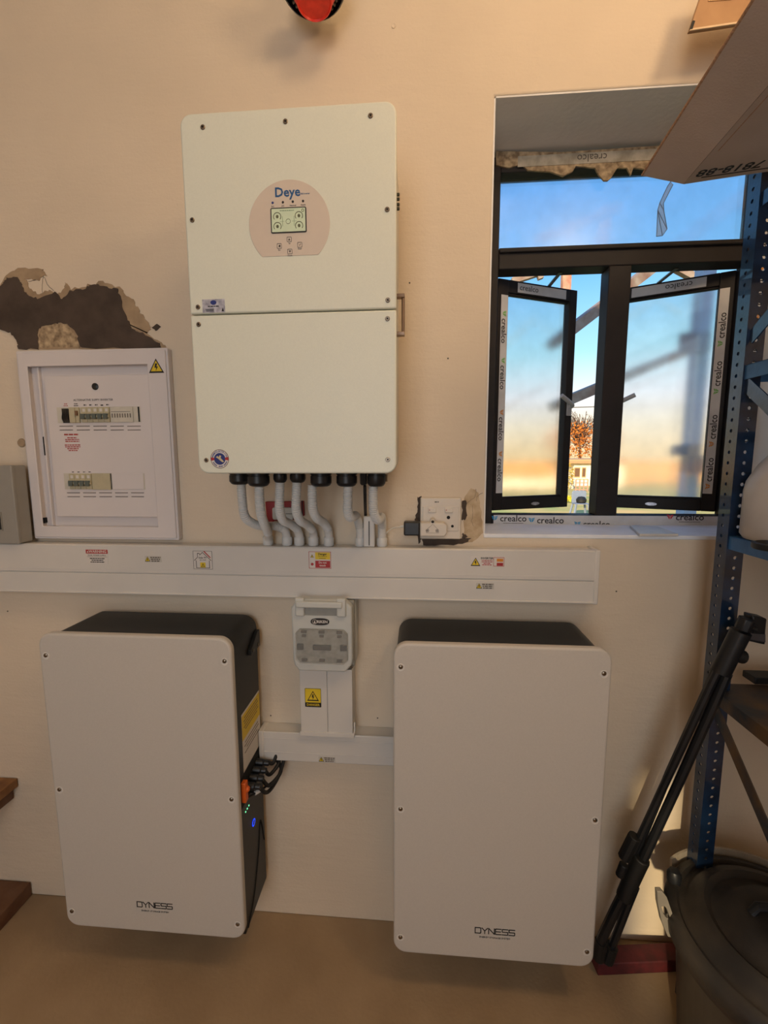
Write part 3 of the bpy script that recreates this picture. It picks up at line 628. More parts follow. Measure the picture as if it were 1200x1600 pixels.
# vertical trunking with DANGER sign
VY = -.066
vt = thing('cable_trunking', 'upright white trunking under the isolator with yellow DANGER sticker', 'cable trunking', (-.26, 0, .70))
q0, q1 = onY(470.5, 1147, VY), onY(550, 1047, VY)
b = BM(); box(b, q0.x, q1.x, VY+.004, LY-.001 if False else -.001, LT+.003, q1.z-.002); box(b, q0.x, q1.x, VY+.004, LY-.0015, q0.z, LT+.003); obj('trunking_body', b, PVC, vt, bevel=.002)
mxx = onY(511.6, 1100, VY).x
b = BM(); box(b, q0.x, mxx-.0008, VY, VY+.006, q0.z, q1.z); obj('left_lid', b, PVC, vt, bevel=.0015)
b = BM(); box(b, mxx+.0008, q1.x, VY, VY+.006, q0.z, q1.z); obj('right_lid', b, PVC, vt, bevel=.0015)
b = BM(); box(b, q0.x-.003, q1.x+.004, VY-.003, VY+.004, q0.z-.004, q0.z+.010); tube(b, [(q1.x+.003, VY-.001, q0.z+.006), (q1.x+.006, VY, q0.z+.02), (q1.x+.004, VY+.01, q0.z+.04)], .0025, 8); obj('bottom_lip', b, PVC, vt, bevel=.001)
s, x0, x1, z0, z1 = sticker(477, 1076, 501.5, 1104, VY, YEL, 'danger_sign', vt, r=.002); hh = z1-z0
b = BM(); plate(b, rr(x0, x1, z0, z0+hh*.24, .0015, 2), VY-.0010, VY-.0006); ring_plate(b, rr(x0, x1, z0, z1, .002, 3), rr(x0+.001, x1-.001, z0+.001, z1-.001, .0015, 3), VY-.0010, VY-.0006); p = obj('black_band', b, INK, s)
text('sign_lettering', 'DANGER', .0098, ((x0+x1)/2, VY-.001, z0+hh*.12), YEL, p, bold=.0001)
warn_triangle(s, ((x0+x1)/2, VY, z0+hh*.60), .036)

# ================================================================== fuse isolator
IQY = -.105
iso = thing('fuse_isolator', 'grey pull-out fuse isolator with clear window and black oval badge', 'isolator', (-.265, 0, .93))
q0, q1 = onY(456, 1048, IQY), onY(550, 938, IQY)
ix0, ix1, iz0, iz1 = q0.x+.003, q1.x-.001, q0.z, q1.z
b = BM(); box(b, ix0+.006, ix1+.004, -.055, -.001, iz0+.010, TB-.0015); obj('base_block', b, ISO, iso, bevel=.004)
b = BM(); box(b, ix0+.003, ix1+.002, -.075, -.055, iz0+.004, TB-.0015); obj('seal_rim', b, mat('isolator_rim', (160, 158, 150), .5), iso, bevel=.003)
w, hh = ix1-ix0, iz1-iz0
out = [(ix0+w*.10, iz0), (ix1-w*.12, iz0), (ix1-w*.02, iz0+hh*.10), (ix1, iz0+hh*.16), (ix1, iz1-hh*.10), (ix1-w*.13, iz1), (ix0+w*.11, iz1), (ix0, iz1-hh*.12), (ix0+w*.01, iz0+hh*.16), (ix0+w*.03, iz0+hh*.08)]
b = BM(); plate(b, out, IQY, -.075); cv = obj('cover', b, ISO, iso, bevel=.005, seg=3)
# handle: raised bar at the top with two ears and a grip hollow
b = BM(); box(b, ix0+w*.10, ix1-w*.14, IQY-.016, IQY+.002, iz1-hh*.095, iz1-hh*.01)
for xa in (ix0+w*.08, ix1-w*.24): box(b, xa, xa+w*.15, IQY-.010, IQY+.004, iz1-hh*.22, iz1+hh*.03)
obj('pull_handle', b, ISO, cv, bevel=.004, seg=3)
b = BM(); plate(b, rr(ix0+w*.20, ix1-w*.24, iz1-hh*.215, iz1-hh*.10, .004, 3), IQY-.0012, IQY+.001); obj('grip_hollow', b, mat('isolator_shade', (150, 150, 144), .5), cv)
bz = iz1-hh*.30; bxm = onY(500, 970, IQY).x
b = BM(); plate(b, [(bxm+.0265*math.copysign(abs(math.cos(t))**.8, math.cos(t)), bz+.0100*math.copysign(abs(math.sin(t))**.8, math.sin(t))) for t in [k*math.pi/16 for k in range(32)]], IQY-.002, IQY); bd = obj('oval_badge', b, INK, cv)
text('badge_lettering', 'RIKEN', .0110, (bxm+.007, IQY-.002, bz), WHT, bd, bold=.0003)
b = BM(); arc(b, bxm-.0150, bz, .0070, .0010, 0, 360, IQY-.0024, IQY-.002); plate(b, tri2(bxm-.0150, bz, .007, .008), IQY-.0024, IQY-.002); obj('badge_emblem', b, WHT, bd)
wx0, wx1, wz0, wz1 = ix0+w*.07, ix1-w*.07, iz0+hh*.13, iz0+hh*.60
oct_ = [(wx0+.012, wz0), (wx1-.012, wz0), (wx1, wz0+.012), (wx1, wz1-.012), (wx1-.012, wz1), (wx0+.012, wz1), (wx0, wz1-.012), (wx0, wz0+.012)]
b = BM(); plate(b, oct_, IQY-.0012, IQY+.001); obj('window_recess', b, mat('fuse_bay', (168, 168, 160), .5, rgb2=(140, 140, 134), scale=60), cv)
b = BM()
for i in range(3):
    cxx = wx0+(wx1-wx0)*(.16+.34*i)
    box(b, cxx-.008, cxx+.008, IQY-.006, IQY-.001, wz0+.004, wz0+.012); box(b, cxx-.008, cxx+.008, IQY-.006, IQY-.001, wz1-.012, wz1-.004); box(b, cxx-.006, cxx+.006, IQY-.005, IQY-.001, wz1-.024, wz1-.017)
obj('fuse_contacts', b, mat('contact_dark', (96, 92, 88), .4, metal=.3), cv, bevel=.001)
b = BM(); m_ = (wz0+wz1)/2-.004; box(b, wx0+.003, wx0+.022, IQY-.007, IQY-.001, m_-.008, m_+.010); box(b, wx0+(wx1-wx0)*.33, wx0+(wx1-wx0)*.68, IQY-.008, IQY-.001, m_-.007, m_+.008); box(b, wx1-.022, wx1-.003, IQY-.007, IQY-.001, m_-.008, m_+.010); obj('fuse_carrier', b, mat('carrier_dark', (66, 68, 70), .4), cv, bevel=.002)
b = BM(); plate(b, oct_, IQY-.012, IQY-.0105); ring_plate(b, oct_, [(wx0+(x-wx0)*.97+(wx1-wx0)*.015, wz0+(z-wz0)*.97+(wz1-wz0)*.015) for x, z in oct_], IQY-.0105, IQY); obj('clear_window', b, CLEAR, cv)
b = BM()
for xa in (ix0+w*.09, ix1-w*.03): lathe(b, [(.004, 0), (.004, .004), (0, .005)], (xa, -.078, iz0+hh*.03), (0,-1,0), 10)
obj('cover_screws', b, SCREW, iso)

# ================================================================== batteries
GLYPH = {'D': [[(0,0),(0,1),(.9,1),(1,.88),(1,.12),(.9,0),(0,0)]], 'Y': [[(0,1),(.5,.48)],[(1,1),(.5,.48),(.5,0)]], 'N': [[(0,0),(0,1),(1,0),(1,1)]],
         'E': [[(1,1),(.1,1),(0,.9),(0,.1),(.1,0),(1,0)],[(0,.5),(.9,.5)]], 'S': [[(1,1),(.1,1),(0,.92),(0,.58),(.08,.5),(.92,.5),(1,.42),(1,.08),(.9,0),(0,0)]]}
def squared_letters(parent, xc, y, z, h=.0165, w=.0150, gap=.0030, t=.0024):
    b = BM(); n = 6; x = xc-(n*w+(n-1)*gap)/2
    for ch in 'DYNESS':
        for path in GLYPH[ch]:
            for p, q in zip(path, path[1:]):
                a, c = Vector((x+p[0]*w, y-.0002, z-h/2+p[1]*h)), Vector((x+q[0]*w, y-.0002, z-h/2+q[1]*h)); d = (c-a).normalized()*t*.45
                beam(b, a-d, c+d, .0005, t, up=(0,1,0)) if False else prism(b, [a-d+Vector((-d.z,0,d.x))*1.1, a-d-Vector((-d.z,0,d.x))*1.1, c+d-Vector((-d.z,0,d.x))*1.1, c+d+Vector((-d.z,0,d.x))*1.1], (0, -.0005, 0))
        x += w+gap
    return obj('brand_lettering', b, INK, parent)
def battery(xc, label, right_detail):
    y0 = -.222; w2 = .268; zb, zt = .172, 1.068
    bat = thing('battery', label, 'battery', (xc, 0, zb))
    cx0, cx1 = xc-w2+.006, xc+w2-.006
    b = BM(); plate(b, rr(cx0, cx1, zb-.010, zt-.008, .040, corners=(0,0,1,1)), y0+.022, -.025); case = obj('case', b, BLK, bat, bevel=.002)
    b = BM(); plate(b, rr(xc-.15, xc+.15, zb+.2, zt-.1, .01), -.025, -.0012); obj('wall_bracket', b, BLK, bat)
    b = BM(); plate(b, rr(xc-w2, xc+w2, zb, zt, .036, 9), y0, y0+.022); pn = obj('front_panel', b, POWD2, bat, bevel=.006, seg=4)
    for sx in (-1, 1):
        for zz in (zt-.062, (zb+zt)/2-.01, zb+.05):
            x = xc+sx*(w2-.019); b = BM(); lathe(b, [(.0105, .0002), (.0095, .0008), (.006, .0001)], (x, y0, zz-.002), (0,-1,0), 20)
            d = obj('screw_dimple', b, mat('dimple_white', (220, 214, 206), .4), pn)
            b = BM(); lathe(b, [(.0058, 0), (.0055, .0018), (.0035, .0032), (0, .0036)], (x, y0, zz), (0,-1,0), 14); obj('screw', b, mat('nickel_screw', (140, 128, 112), .28, metal=1.0), d)
    squared_letters(pn, xc+.006, y0, zb+.090)
    text('brand_small_print', 'ENERGY STORAGE SYSTEM', .0068, (xc+.006, y0, zb+.070), INK, pn)
    return bat, case, cx0, cx1, y0, zb, zt
batL, case, cx0, cx1, by, zb, zt = battery(-.748, 'left white-fronted battery with black case, side label and blue power light', True)
battery(.211, 'right white-fronted battery with black case, next to the leaning black tripod', False)
XS = cx1
def S2(px, py): q = onX(px, py, XS); return (q.y, q.z)
def side(bm, pts, h0, h1): prism(bm, [(XS+h0, yy, zz) for yy, zz in pts], (h1-h0, 0, 0))
# side label: yellow band over white band
ya, yb_ = -.165, -.030
def line_z(p, q, y):
    return p[1]+(q[1]-p[1])*(y-p[0])/(q[0]-p[0])
zt1 = S2(409, 1071)[1]; zy = S2(373, 1168)[1]; zw = S2(374, 1220)[1]
b = BM(); side(b, [(ya, zw), (yb_, zw), (yb_, zt1), (ya, zt1)], 0, .0006); sl = obj('side_label', b, WHT, case)
b = BM(); side(b, [(ya, zy), (yb_, zy), (yb_, zt1-.006), (ya, zt1-.006)], .0006, .0010); yl = obj('yellow_label_field', b, YEL, sl)
b = BM(); bars(b, (XS+.001, (ya+yb_)/2, zt1-.018), [.10, .11, .10, .11, .09], .003, .006, u=(0,1,0), v=(0,0,1), hh=0); obj('yellow_label_print', b, INKG, yl)
b = BM(); bars(b, (XS+.0006, (ya+yb_)/2, zy-.014), [.10, .11, .08, .11], .003, .007, u=(0,1,0), v=(0,0,1), hh=0); obj('white_label_print', b, INKG, sl)
# top side bracket with two screws
b = BM(); z_ = S2(408, 978)[1]; prism(b, [(XS, -.10, z_-.045), (XS, -.028, z_-.045), (XS, -.028, z_+.006), (XS, -.045, z_+.006), (XS, -.10, z_-.030)], (.010, 0, 0)); br = obj('side_bracket', b, BLK, case, bevel=.001)
b = BM()
for yy in (-.085, -.045): lathe(b, [(.005, 0), (.005, .002), (0, .004)], (XS+.010, yy, z_-.035), (1,0,0), 10)
obj('bracket_screws', b, SCREW, br)
# recessed connector bay
zr1, zr0 = zw-.004, S2(384, 1250)[1]
b = BM(); side(b, [(-.19, zr0-.004), (-.028, zr0-.004), (-.028, zr1), (-.19, zr1)], 0, .0008); obj('connector_bay', b, DARK, case)
b = BM()
for i, yy in enumerate((-.075, -.10, -.125, -.15)): lathe(b, [(.011, 0), (.011, .022), (.008, .026), (.008, .040), (.005, .042)], (XS, yy, zr1-.03-.006*i), (1, .1, -.12), 12)
box(b, XS, XS+.018, -.14, -.05, zr1-.080, zr1-.048); obj('power_connectors', b, BLKP, case, bevel=.001)
b = BM(); box(b, XS, XS+.014, -.19, -.172, zr0+.015, zr0+.075); lathe(b, [(.010, 0), (.010, .012), (.006, .02)], (XS, -.178, zr0+.05), (1,0,0), 10); obj('orange_plug', b, ORNG, case, bevel=.002)
b = BM()
for i in range(3): q = onX(388.5-2.5*i, 1258.5+5*i, XS); lathe(b, [(.0024, 0), (.0022, .001), (0, .0014)], (XS+.0005, q.y, q.z), (1,0,0), 10)
obj('status_lights', b, LEDG, case)
q = onX(396, 1285, XS); b = BM()
for k in range(28):
    a0, a1 = 2*math.pi*k/28, 2*math.pi*(k+1)/28
    side(b, [(q.y+r*math.cos(a), q.z+r*math.sin(a)) for r, a in ((.0105, a0), (.0105, a1), (.0080, a1), (.0080, a0))], .0004, .0016)
obj('power_button_ring', b, LEDB, case)
b = BM(); side(b, [(q.y+.0078*math.cos(a), q.z+.0078*math.sin(a)) for a in [2*math.pi*k/20 for k in range(20)]], .0002, .0012); obj('power_button', b, BLKP, case)
# curved moulding low on the side
b = BM(); tube(b, smooth_path([(XS, -.035, S2(425,1280)[1]), (XS, -.06, .40), (XS, -.085, .32), (XS, -.13, .22), (XS, -.185, .166)], 8), .003, 8); obj('side_moulding', b, DARK, case)
# battery cables up into the lower trunking
cabs = [[(XS+.038, -.075, .600), (XS+.05, -.06, .59), (XS+.058, -.035, .62), (XS+.055, -.025, LB+.002)],
        [(XS+.036, -.10, .594), (XS+.045, -.08, .565), (XS+.062, -.045, .58), (XS+.040, -.03, LB+.002)],
        [(XS+.034, -.125, .588), (XS+.05, -.10, .545), (XS+.07, -.05, .56), (XS+.030, -.02, LB+.002)],
        [(XS+.034, -.15, .582), (XS+.045, -.11, .53), (XS+.06, -.06, .535), (XS+.075, -.04, .58), (XS+.070, -.025, LB+.002)]]
labs = ['black battery cable rising straightest from the left battery into the short trunking', 'black battery cable curving second nearest the wall below the short trunking', 'black battery cable hanging in the third loop beside the left battery', 'black battery cable sagging lowest beside the left battery']
zoff = zr1-.03-.60
for c, l in zip(cabs, labs):
    b = BM(); tube(b, smooth_path([(x, y_, z+(zoff if i < len(c)-1 else 0)) for i, (x, y_, z) in enumerate(c)], 8), .0055, 10); tag(obj('battery_cable', b, BLKR), l, 'cable', 'battery cables beside the left battery')
b = BM(); tube(b, smooth_path([(XS+.006, -.178, zr0+.02), (XS+.03, -.13, zr0+.006), (XS+.06, -.08, zr0+.006), (XS+.075, -.04, zr0+.03), (XS+.06, -.02, zr0+.07), (XS+.05, -.02, LB)], 8), .0028, 8)
o = tag(obj('data_cable', b, BLKR), 'thin black data cable with white tag looping beside the left battery', 'cable')
b = BM(); lathe(b, [(.006, 0), (.006, .022)], (XS+.022, -.145, zr0+.010), (.7, .9, 0), 8); obj('cable_tag', b, WHT, o)

# ================================================================== conduits
def cond(pts, label, r=.0125, cuff=True, ribs=True, top=None):
    P = [onY(a, b_, y_) for a, b_, y_ in pts]; P[-1].z = TT+.001 if cuff else P[-1].z
    path = resample(smooth_path(P, 14), .0011)
    n = len(path); nr = int(n*.80)
    rad = (lambda i: r*(1.0 if (i % 4) < 2 else .85) if i < nr else r*.98) if ribs else r
    b = BM(); tube(b, path, rad, 16); e = P[-1]
    o = obj('conduit', b, GREYP, smooth=25); tag(o, label, 'conduit', 'grey conduits from inverter to trunking')
    if cuff:
        b = BM(); lathe(b, [(r*1.12, 0), (r*1.22, .002), (r*1.22, .022), (r*1.05, .025)], (e.x, e.y, TT+.001), (0,0,1), 18); obj('cuff', b, GREYP, o)
    return o
G = 'ribbed grey conduit '
cond([(377,757,-.150),(378,775,-.150),(382,805,-.148),(394,817,-.12),(410,822,-.085),(430,822,-.055),(444,828,-.04),(448,838,-.034),(449,852,-.032)], G+'leftmost under the inverter, sweeping behind its neighbour to the second cuff')
cond([(405,760,-.185),(405.5,780,-.183),(408,803,-.17),(413,818,-.13),(418,830,-.07),(419,840,-.04),(419,852,-.032)], G+'second from left under the inverter, ending in the leftmost cuff')
cond([(437.5,754,-.170),(437,775,-.170),(437,796,-.165),(442,812,-.13),(454,819,-.08),(464,827,-.045),(468,838,-.034),(468,852,-.032)], G+'third from left under the inverter, in front of the red box')
cond([(464,754,-.170),(463,775,-.170),(463,797,-.165),(469,813,-.13),(480,820,-.08),(488,829,-.045),(490,838,-.034),(490,852,-.032)], G+'fourth from left, hanging over the right side of the red box')
cond([(488,758,-.170),(488,775,-.170),(489,795,-.165),(495,809,-.13),(505,816,-.08),(512,826,-.045),(514,838,-.034),(514,852,-.032)], G+'fifth from left, just before the gap in the row')
cond([(544,760,-.175),(543.5,780,-.175),(543.5,798,-.17),(547,808,-.15),(553,807,-.11),(556,806,-.075),(560,816,-.045),(563,832,-.034),(563,852,-.032)], G+'after the gap, bending back sharply before its cuff')
cond([(583,760,-.170),(583,780,-.170),(584,800,-.165),(589,812,-.14),(594,811,-.10),(596,808,-.065),(597,818,-.042),(597,832,-.034),(597,852,-.032)], G+'rightmost under the inverter, next to the white split adaptor')
# split adaptor box + antenna cable
q0, q1 = onY(568, 852, -.04), onY(590, 806, -.04)
ad = thing('split_adaptor', 'flat white upright adaptor with a dark slit on the trunking between two conduits', 'adaptor', (q0.x, -.03, TT))
b = BM(); box(b, q0.x+.001, q1.x-.008, -.050, -.012, TT+.001, q1.z); obj('adaptor_body', b, PVC, ad, bevel=.003)
b = BM(); mm = (q0.x+q1.x)/2-.003; box(b, mm-.0012, mm+.0012, -.0508, -.0495, TT+.006, q1.z-.014); obj('slit', b, DARK, ad)
a0, a1 = onY(570, 759, -.17), onY(571, 806, -.06)
b = BM(); tube(b, smooth_path([a0, onY(570.5, 780, -.15), (onY(571,800,-.05).x, -.05, q1.z+.01), (onY(571,806,-.04).x, -.036, q1.z+.001)], 8), .0042, 10); tag(obj('antenna_cable', b, BLKR), 'straight thin black cable dropping from the inverter into the white adaptor', 'cable')
# red and grey box on the wall behind the conduits
rb = thing('switch_box', 'small red plate with grey rounded switch on the wall behind the conduits', 'switch', (onY(444,818,0).x, 0, onY(444,818,0).z))
b = BM(); prism(b, [onY(x, y_, -.014) for x, y_ in ((414,784),(474,783),(475,806),(462,812),(428,814),(421,819),(417,814))], (0, .013, 0)); obj('red_plate', b, mat('switch_red', (150, 26, 34), .4), rb, bevel=.002)
q0, q1 = onY(426, 812, -.02), onY(458, 793, -.02); b = BM(); plate(b, rr(q0.x, q1.x, q0.z, q1.z, .006), -.022, -.014); g = obj('grey_switch', b, ISO, rb, bevel=.002)
b = BM(); box(b, q1.x-.022, q1.x-.002, -.0226, -.022, (q0.z+q1.z)/2-.001, (q0.z+q1.z)/2+.0005); obj('switch_slit', b, INK, g)
b = BM(); p = onY(472, 794, -.016); box(b, p.x-.001, p.x+.002, -.017, -.014, p.z-.022, p.z+.022); obj('dark_edge', b, INK, rb)

# ================================================================== socket with charger
SY = -.016
q0, q1 = onY(656.5, 842, SY), onY(721, 778, SY); sx0, sx1, sz0, sz1 = q0.x, q1.x, q0.z, q1.z; sw, sh = sx1-sx0, sz1-sz0
so = thing('wall_socket', 'white double wall socket plate to the left of the window', 'socket', ((sx0+sx1)/2, 0, sz0))
b = BM(); plate(b, rr(sx0, sx1, sz0, sz1, .003), SY, -.001); pl_ = obj('face_plate', b, SOCK, so, bevel=.003)
b = BM(); plate(b, rr(sx0+sw*.06, sx1-sw*.06, sz0+sh*.20, sz1-sh*.20, .002), SY-.002, SY); obj('raised_panel', b, SOCK, pl_, bevel=.001)
for fx in (.19, .60):
    x = sx0+sw*fx; b = BM(); plate(b, rr(x, x+sw*.20, sz1-sh*.35, sz1-sh*.24, .002), SY-.006, SY); k = obj('rocker_switch', b, SOCK, pl_, bevel=.001)
    b = BM(); disc(b, x+.004, sz1-sh*.29, .0014, SY-.0064, SY-.006, 10); obj('switch_mark', b, RED, k)
b = BM(); q = onY(694+8, 808, SY)
disc(b, sx0+sw*.69, sz0+sh*.53, .0050, SY-.0024, SY-.0018, 16); disc(b, sx0+sw*.79, sz0+sh*.32, .0040, SY-.0024, SY-.0018, 16); obj('socket_holes', b, DARK, pl_)
b = BM(); bars(b, (sx0+sw*.40, SY, sz1-sh*.10), [.012], .003, 0, hh=0); obj('plate_mark', b, INKG, pl_)
# adaptor plug pushed in the left half
ap = thing('plug_adaptor', 'white three-hole plug adaptor pushed into the left half of the wall socket', 'plug adaptor', (sx0+sw*.3, SY-.02, sz0+sh*.12))
b = BM(); plate(b, [(sx0-.001, sz0+sh*.12), (sx0+sw*.58, sz0+sh*.12), (sx0+sw*.64, sz0+sh*.20), (sx0+sw*.64, sz0+sh*.38), (sx0+sw*.56, sz0+sh*.44), (sx0+sw*.36, sz0+sh*.44), (sx0+sw*.34, sz0+sh*.53), (sx0+sw*.25, sz0+sh*.53), (sx0+sw*.23, sz0+sh*.44), (sx0-.001, sz0+sh*.44)], SY-.040, SY-.0025); ab = obj('adaptor_body', b, SOCK, ap, bevel=.003)
b = BM(); disc(b, sx0+sw*.295, sz0+sh*.47, .0042, SY-.0404, SY-.0399, 14); obj('earth_hole', b, DARK, ab)
b = BM()
for fx in (.17, .40): arc(b, sx0+sw*fx, sz0+sh*.26, .0045, .0012, 0, 360, SY-.0404, SY-.0399); disc(b, sx0+sw*fx, sz0+sh*.26, .002, SY-.0404, SY-.0399, 10)
obj('pin_holes', b, INKG, ab)
b = BM(); ring_plate(b, [(sx0+sw*a, sz0+sh*c) for a, c in ((.14,.20),(.44,.20),(.44,.28),(.295,.42),(.14,.28))], [(sx0+sw*a, sz0+sh*c) for a, c in ((.15,.21),(.43,.21),(.43,.275),(.295,.405),(.15,.275))], SY-.0404, SY-.0399); obj('moulded_outline', b, mat('socket_shadow', (170, 160, 146), .5), ab)
# black usb charger on its left
q0, q1 = onY(631, 836, -.05), onY(658, 815, -.05)
ch = thing('charger', 'small black charger plugged sideways into the white plug adaptor', 'charger', ((q0.x+q1.x)/2, -.045, q0.z))
b = BM(); box(b, q0.x, sx0-.0015, -.062, -.028, q0.z, q1.z); obj('charger_body', b, BLKP, ch, bevel=.004, seg=3)
b = BM(); tube(b, [(q0.x-.010, -.045, q1.z-.016), (q0.x+.001, -.045, q1.z-.014)], .0038, 10); pg = obj('cable_plug', b, WHCAB, ch)
qa = onY(606, 838, -.03); b = BM(); tube(b, smooth_path([(q0.x-.010, -.045, q1.z-.016), (q0.x-.03, -.042, q1.z-.020), (q0.x-.05, -.034, q1.z-.036), (qa.x-.004, -.018, qa.z-.006)], 8), .0018, 8); tag(obj('charging_cable', b, WHCAB), 'thin white cable from the black charger to behind the rightmost conduit', 'cable')

# ================================================================== distribution board
DY = -.022
def DQ(px, py, y=DY): q = onY(px, py, y); return q
tl, brr = DQ(26, 547.5), DQ(280, 843.5)
bl, trr = DQ(53, 842), DQ(261.5, 544)
X0, X1, Z0, Z1 = (tl.x+bl.x)/2, (trr.x+brr.x)/2, (bl.z+brr.z)/2, (tl.z+trr.z)/2
db = thing('distribution_board', 'white recessed electrical distribution board with two rows of breakers', 'distribution board', ((X0+X1)/2, 0, Z0))
ih = [DQ(40, 571), DQ(229, 569), DQ(247, 820), DQ(64, 820)]
hx0, hx1, hz0, hz1 = X0+.040, X1-.062, Z0+.040, Z1-.046
b = BM(); ring_plate(b, rr(X0, X1, Z0, Z1, .004, 3), rr(hx0-.012, hx1+.004, hz0-.006, hz1+.004, .002, 3), DY, -.001); ring_plate(b, rr(X0+.006, X1-.006, Z0+.006, Z1-.006, .004, 3), rr(hx0-.006, hx1, hz0, hz1, .002, 3), DY-.004, DY); obj('surround_frame', b, DBM, db, bevel=.003)
b = BM(); box(b, hx0-.02, hx1+.01, -.006, -.001, hz0-.02, hz1+.02); box(b, hx0+.014, hx0+.020, -.016, -.006, hz0, hz1); obj('back_tray', b, DBM, db, bevel=.001)
px0, px1, pz0, pz1 = DQ(80,700,-.018).x, hx1-.0012, DQ(170,807.5,-.018).z, DQ(150,586.5,-.018).z
PY = -.020
b = BM(); box(b, px0, px1, PY, -.007, pz0, pz1); fp = obj('front_panel', b, DBM, db, bevel=.0015)
b = BM(); q = onY(69.5, 697, -.015); box(b, q.x-.002, q.x+.002, -.0165, -.0155, q.z-.028, q.z+.028); q = onY(71.5, 813, -.008); box(b, q.x-.004, q.x+.004, -.018, -.006, q.z-.007, q.z+.009); obj('hinge_slots', b, DARK, db)
q = onY(149, 604, PY); b = BM(); lathe(b, [(.010, 0), (.010, .002), (.006, .004), (0, .0042)], (q.x, PY, q.z), (0,-1,0), 20); obj('lock', b, BLKP, fp)
q = onY(145.5, 625, PY); text('panel_lettering', 'ALTERNATIVE SUPPY INVERTER', .0088, (q.x, PY, q.z), INKG, fp, sx=1.0)
def row(ax0, ay0, ax1, ay1):
    a, c = onY(ax0, ay1, PY), onY(ax1, ay0, PY); return a.x, c.x, a.z, c.z
# upper breaker window
x0, x1, z0, z1 = row(91, 635, 219, 661); hh = z1-z0
b = BM(); box(b, x0, x1, PY-.001, PY, z0, z1); bw = obj('breaker_window', b, BRKW, fp)
xx = lambda px: onY(px, 648, PY).x
b = BM(); box(b, xx(98), xx(111), PY-.0014, PY-.0008, z0, z1-.004); box(b, xx(216.2), xx(218.6), PY-.0014, PY-.0008, z0+.001, z1-.001); obj('open_gap', b, DARK, bw)
b = BM()
for k in range(4):
    xq = xx(99+2.6*k); tube(b, smooth_path([(xq, PY-.003, z1-.004), (xq+.002, PY-.005, z1-.018), (xq-.001, PY-.004, z0+.012), (xq+.003, PY-.003, z0+.001)], 4), .0016, 6)
obj('wires', b, BLKP, bw)
b = BM(); box(b, xx(111), xx(120), PY-.008, PY-.001, z0, z1-.001); k = obj('main_switch', b, BEIGE, bw, bevel=.001)
b = BM(); box(b, xx(120.5), xx(126), PY-.007, PY-.001, z0, z1-.001); obj('main_switch', b, BEIGE, bw, bevel=.001)
b = BM(); box(b, xx(121.5), xx(125), PY-.012, PY-.007, z0+hh*.45, z0+hh*.75); obj('switch_lever', b, mat('brown_lever', (120, 90, 66), .5), k)
def breaker(xa, xb, z0, z1, parent):
    hh = z1-z0; b = BM(); box(b, xa+.0004, xb-.0004, PY-.006, PY-.001, z0, z1); box(b, xa+.0004, xb-.0004, PY-.010, PY-.006, z0+hh*.30, z0+hh*.62)
    k = obj('breaker', b, BEIGE, parent, bevel=.0008)
    b = BM(); w = xb-xa; box(b, xa+w*.15, xb-w*.15, PY-.0145, PY-.010, z0+hh*.20, z0+hh*.52); box(b, xa+.0006, xb-.0006, PY-.0112, PY-.0100, z0+hh*.44, z0+hh*.56); obj('toggle', b, BRKG, k, bevel=.0008)
    b = BM(); box(b, xa+w*.32, xb-w*.22, PY-.0066, PY-.006, z0+hh*.70, z0+hh*.90); obj('rating_plate', b, WHT, k)
for i in range(5): breaker(xx(129+8.8*i), xx(137.8+8.8*i), z0+.001, z1-.001, bw)
b = BM(); box(b, xx(173.5), xx(209), PY-.004, PY-.001, z0, z1-.001); bp_ = obj('blank_cover', b, BRKW, bw, bevel=.001)
b = BM()
for i in range(8): xa = xx(176+4.0*i); box(b, xa, xa+.0035, PY-.0046, PY-.004, z0+hh*.30, z0+hh*.56)
box(b, xx(175), xx(205), PY-.0046, PY-.004, z0+hh*.66, z0+hh*.69); obj('blank_cover_ribs', b, mat('rib_grey', (120, 112, 104), .5), bp_)
b = BM()
for i in range(5): bars(b, (xx(133.5+8.8*i)+.001, PY, z1+.006-(.001 if i == 3 else 0)), [.008], .0034, 0, hh=0)
bars(b, (xx(120), PY, z1+.010), [.011], .0022, 0, hh=0); bars(b, (xx(120), PY, z1+.0045), [.013], .0026, 0, hh=0); obj('circuit_labels', b, INK, fp)
b = BM(); bars(b, (xx(104), PY, z1+.010), [.010], .0022, 0, hh=0); bars(b, (xx(104), PY, z1+.0045), [.013], .0022, 0, hh=0); q = onY(111.5, 679, PY)
bars(b, (q.x, PY, q.z), [.046], .0045, 0, hh=0)
q = onY(112.5, 684, PY); bars(b, (q.x, PY, q.z), [.030, .044, .044, 0, .050, .048, .036, .028], .0032, .0022, hh=0); obj('red_notice_print', b, mat('faded_red_ink', (170, 66, 60), .6), fp)
def slots(ay, n, ax, step, wpx):
    b = BM()
    for j, dy in enumerate((0, 6)):
        for i in range(n):
            a = onY(ax+step*i+dy*.1, ay+dy, PY); e = onY(ax+step*i+wpx, ay+dy, PY); box(b, a.x, e.x, PY-.0006, PY+.0005, a.z-.0012, a.z+.0012)
    obj('vent_slots', b, mat('slot_shadow', (112, 104, 100), .6), fp)
slots(666, 5, 93, 26.5, 21); slots(770, 5, 105, 25, 20)
x0, x1, z0, z1 = row(102, 739.5, 225.5, 764.5)
b = BM(); box(b, x0, x1, PY-.001, PY, z0, z1); bw = obj('breaker_window', b, BRKW, fp)
xx = lambda px: onY(px, 752, PY).x
for i in range(4): breaker(xx(110.5+8.6*i), xx(119.1+8.6*i), z0+.001, z1-.001, bw)
b = BM(); box(b, xx(145), xx(173.5), PY-.004, PY-.001, z0-.001, z1); obj('blank_cover', b, BEIGE, bw, bevel=.001)
b = BM(); box(b, xx(176), xx(225), PY-.003, PY-.001, z0, z1); obj('blank_cover', b, DBM, bw, bevel=.001)
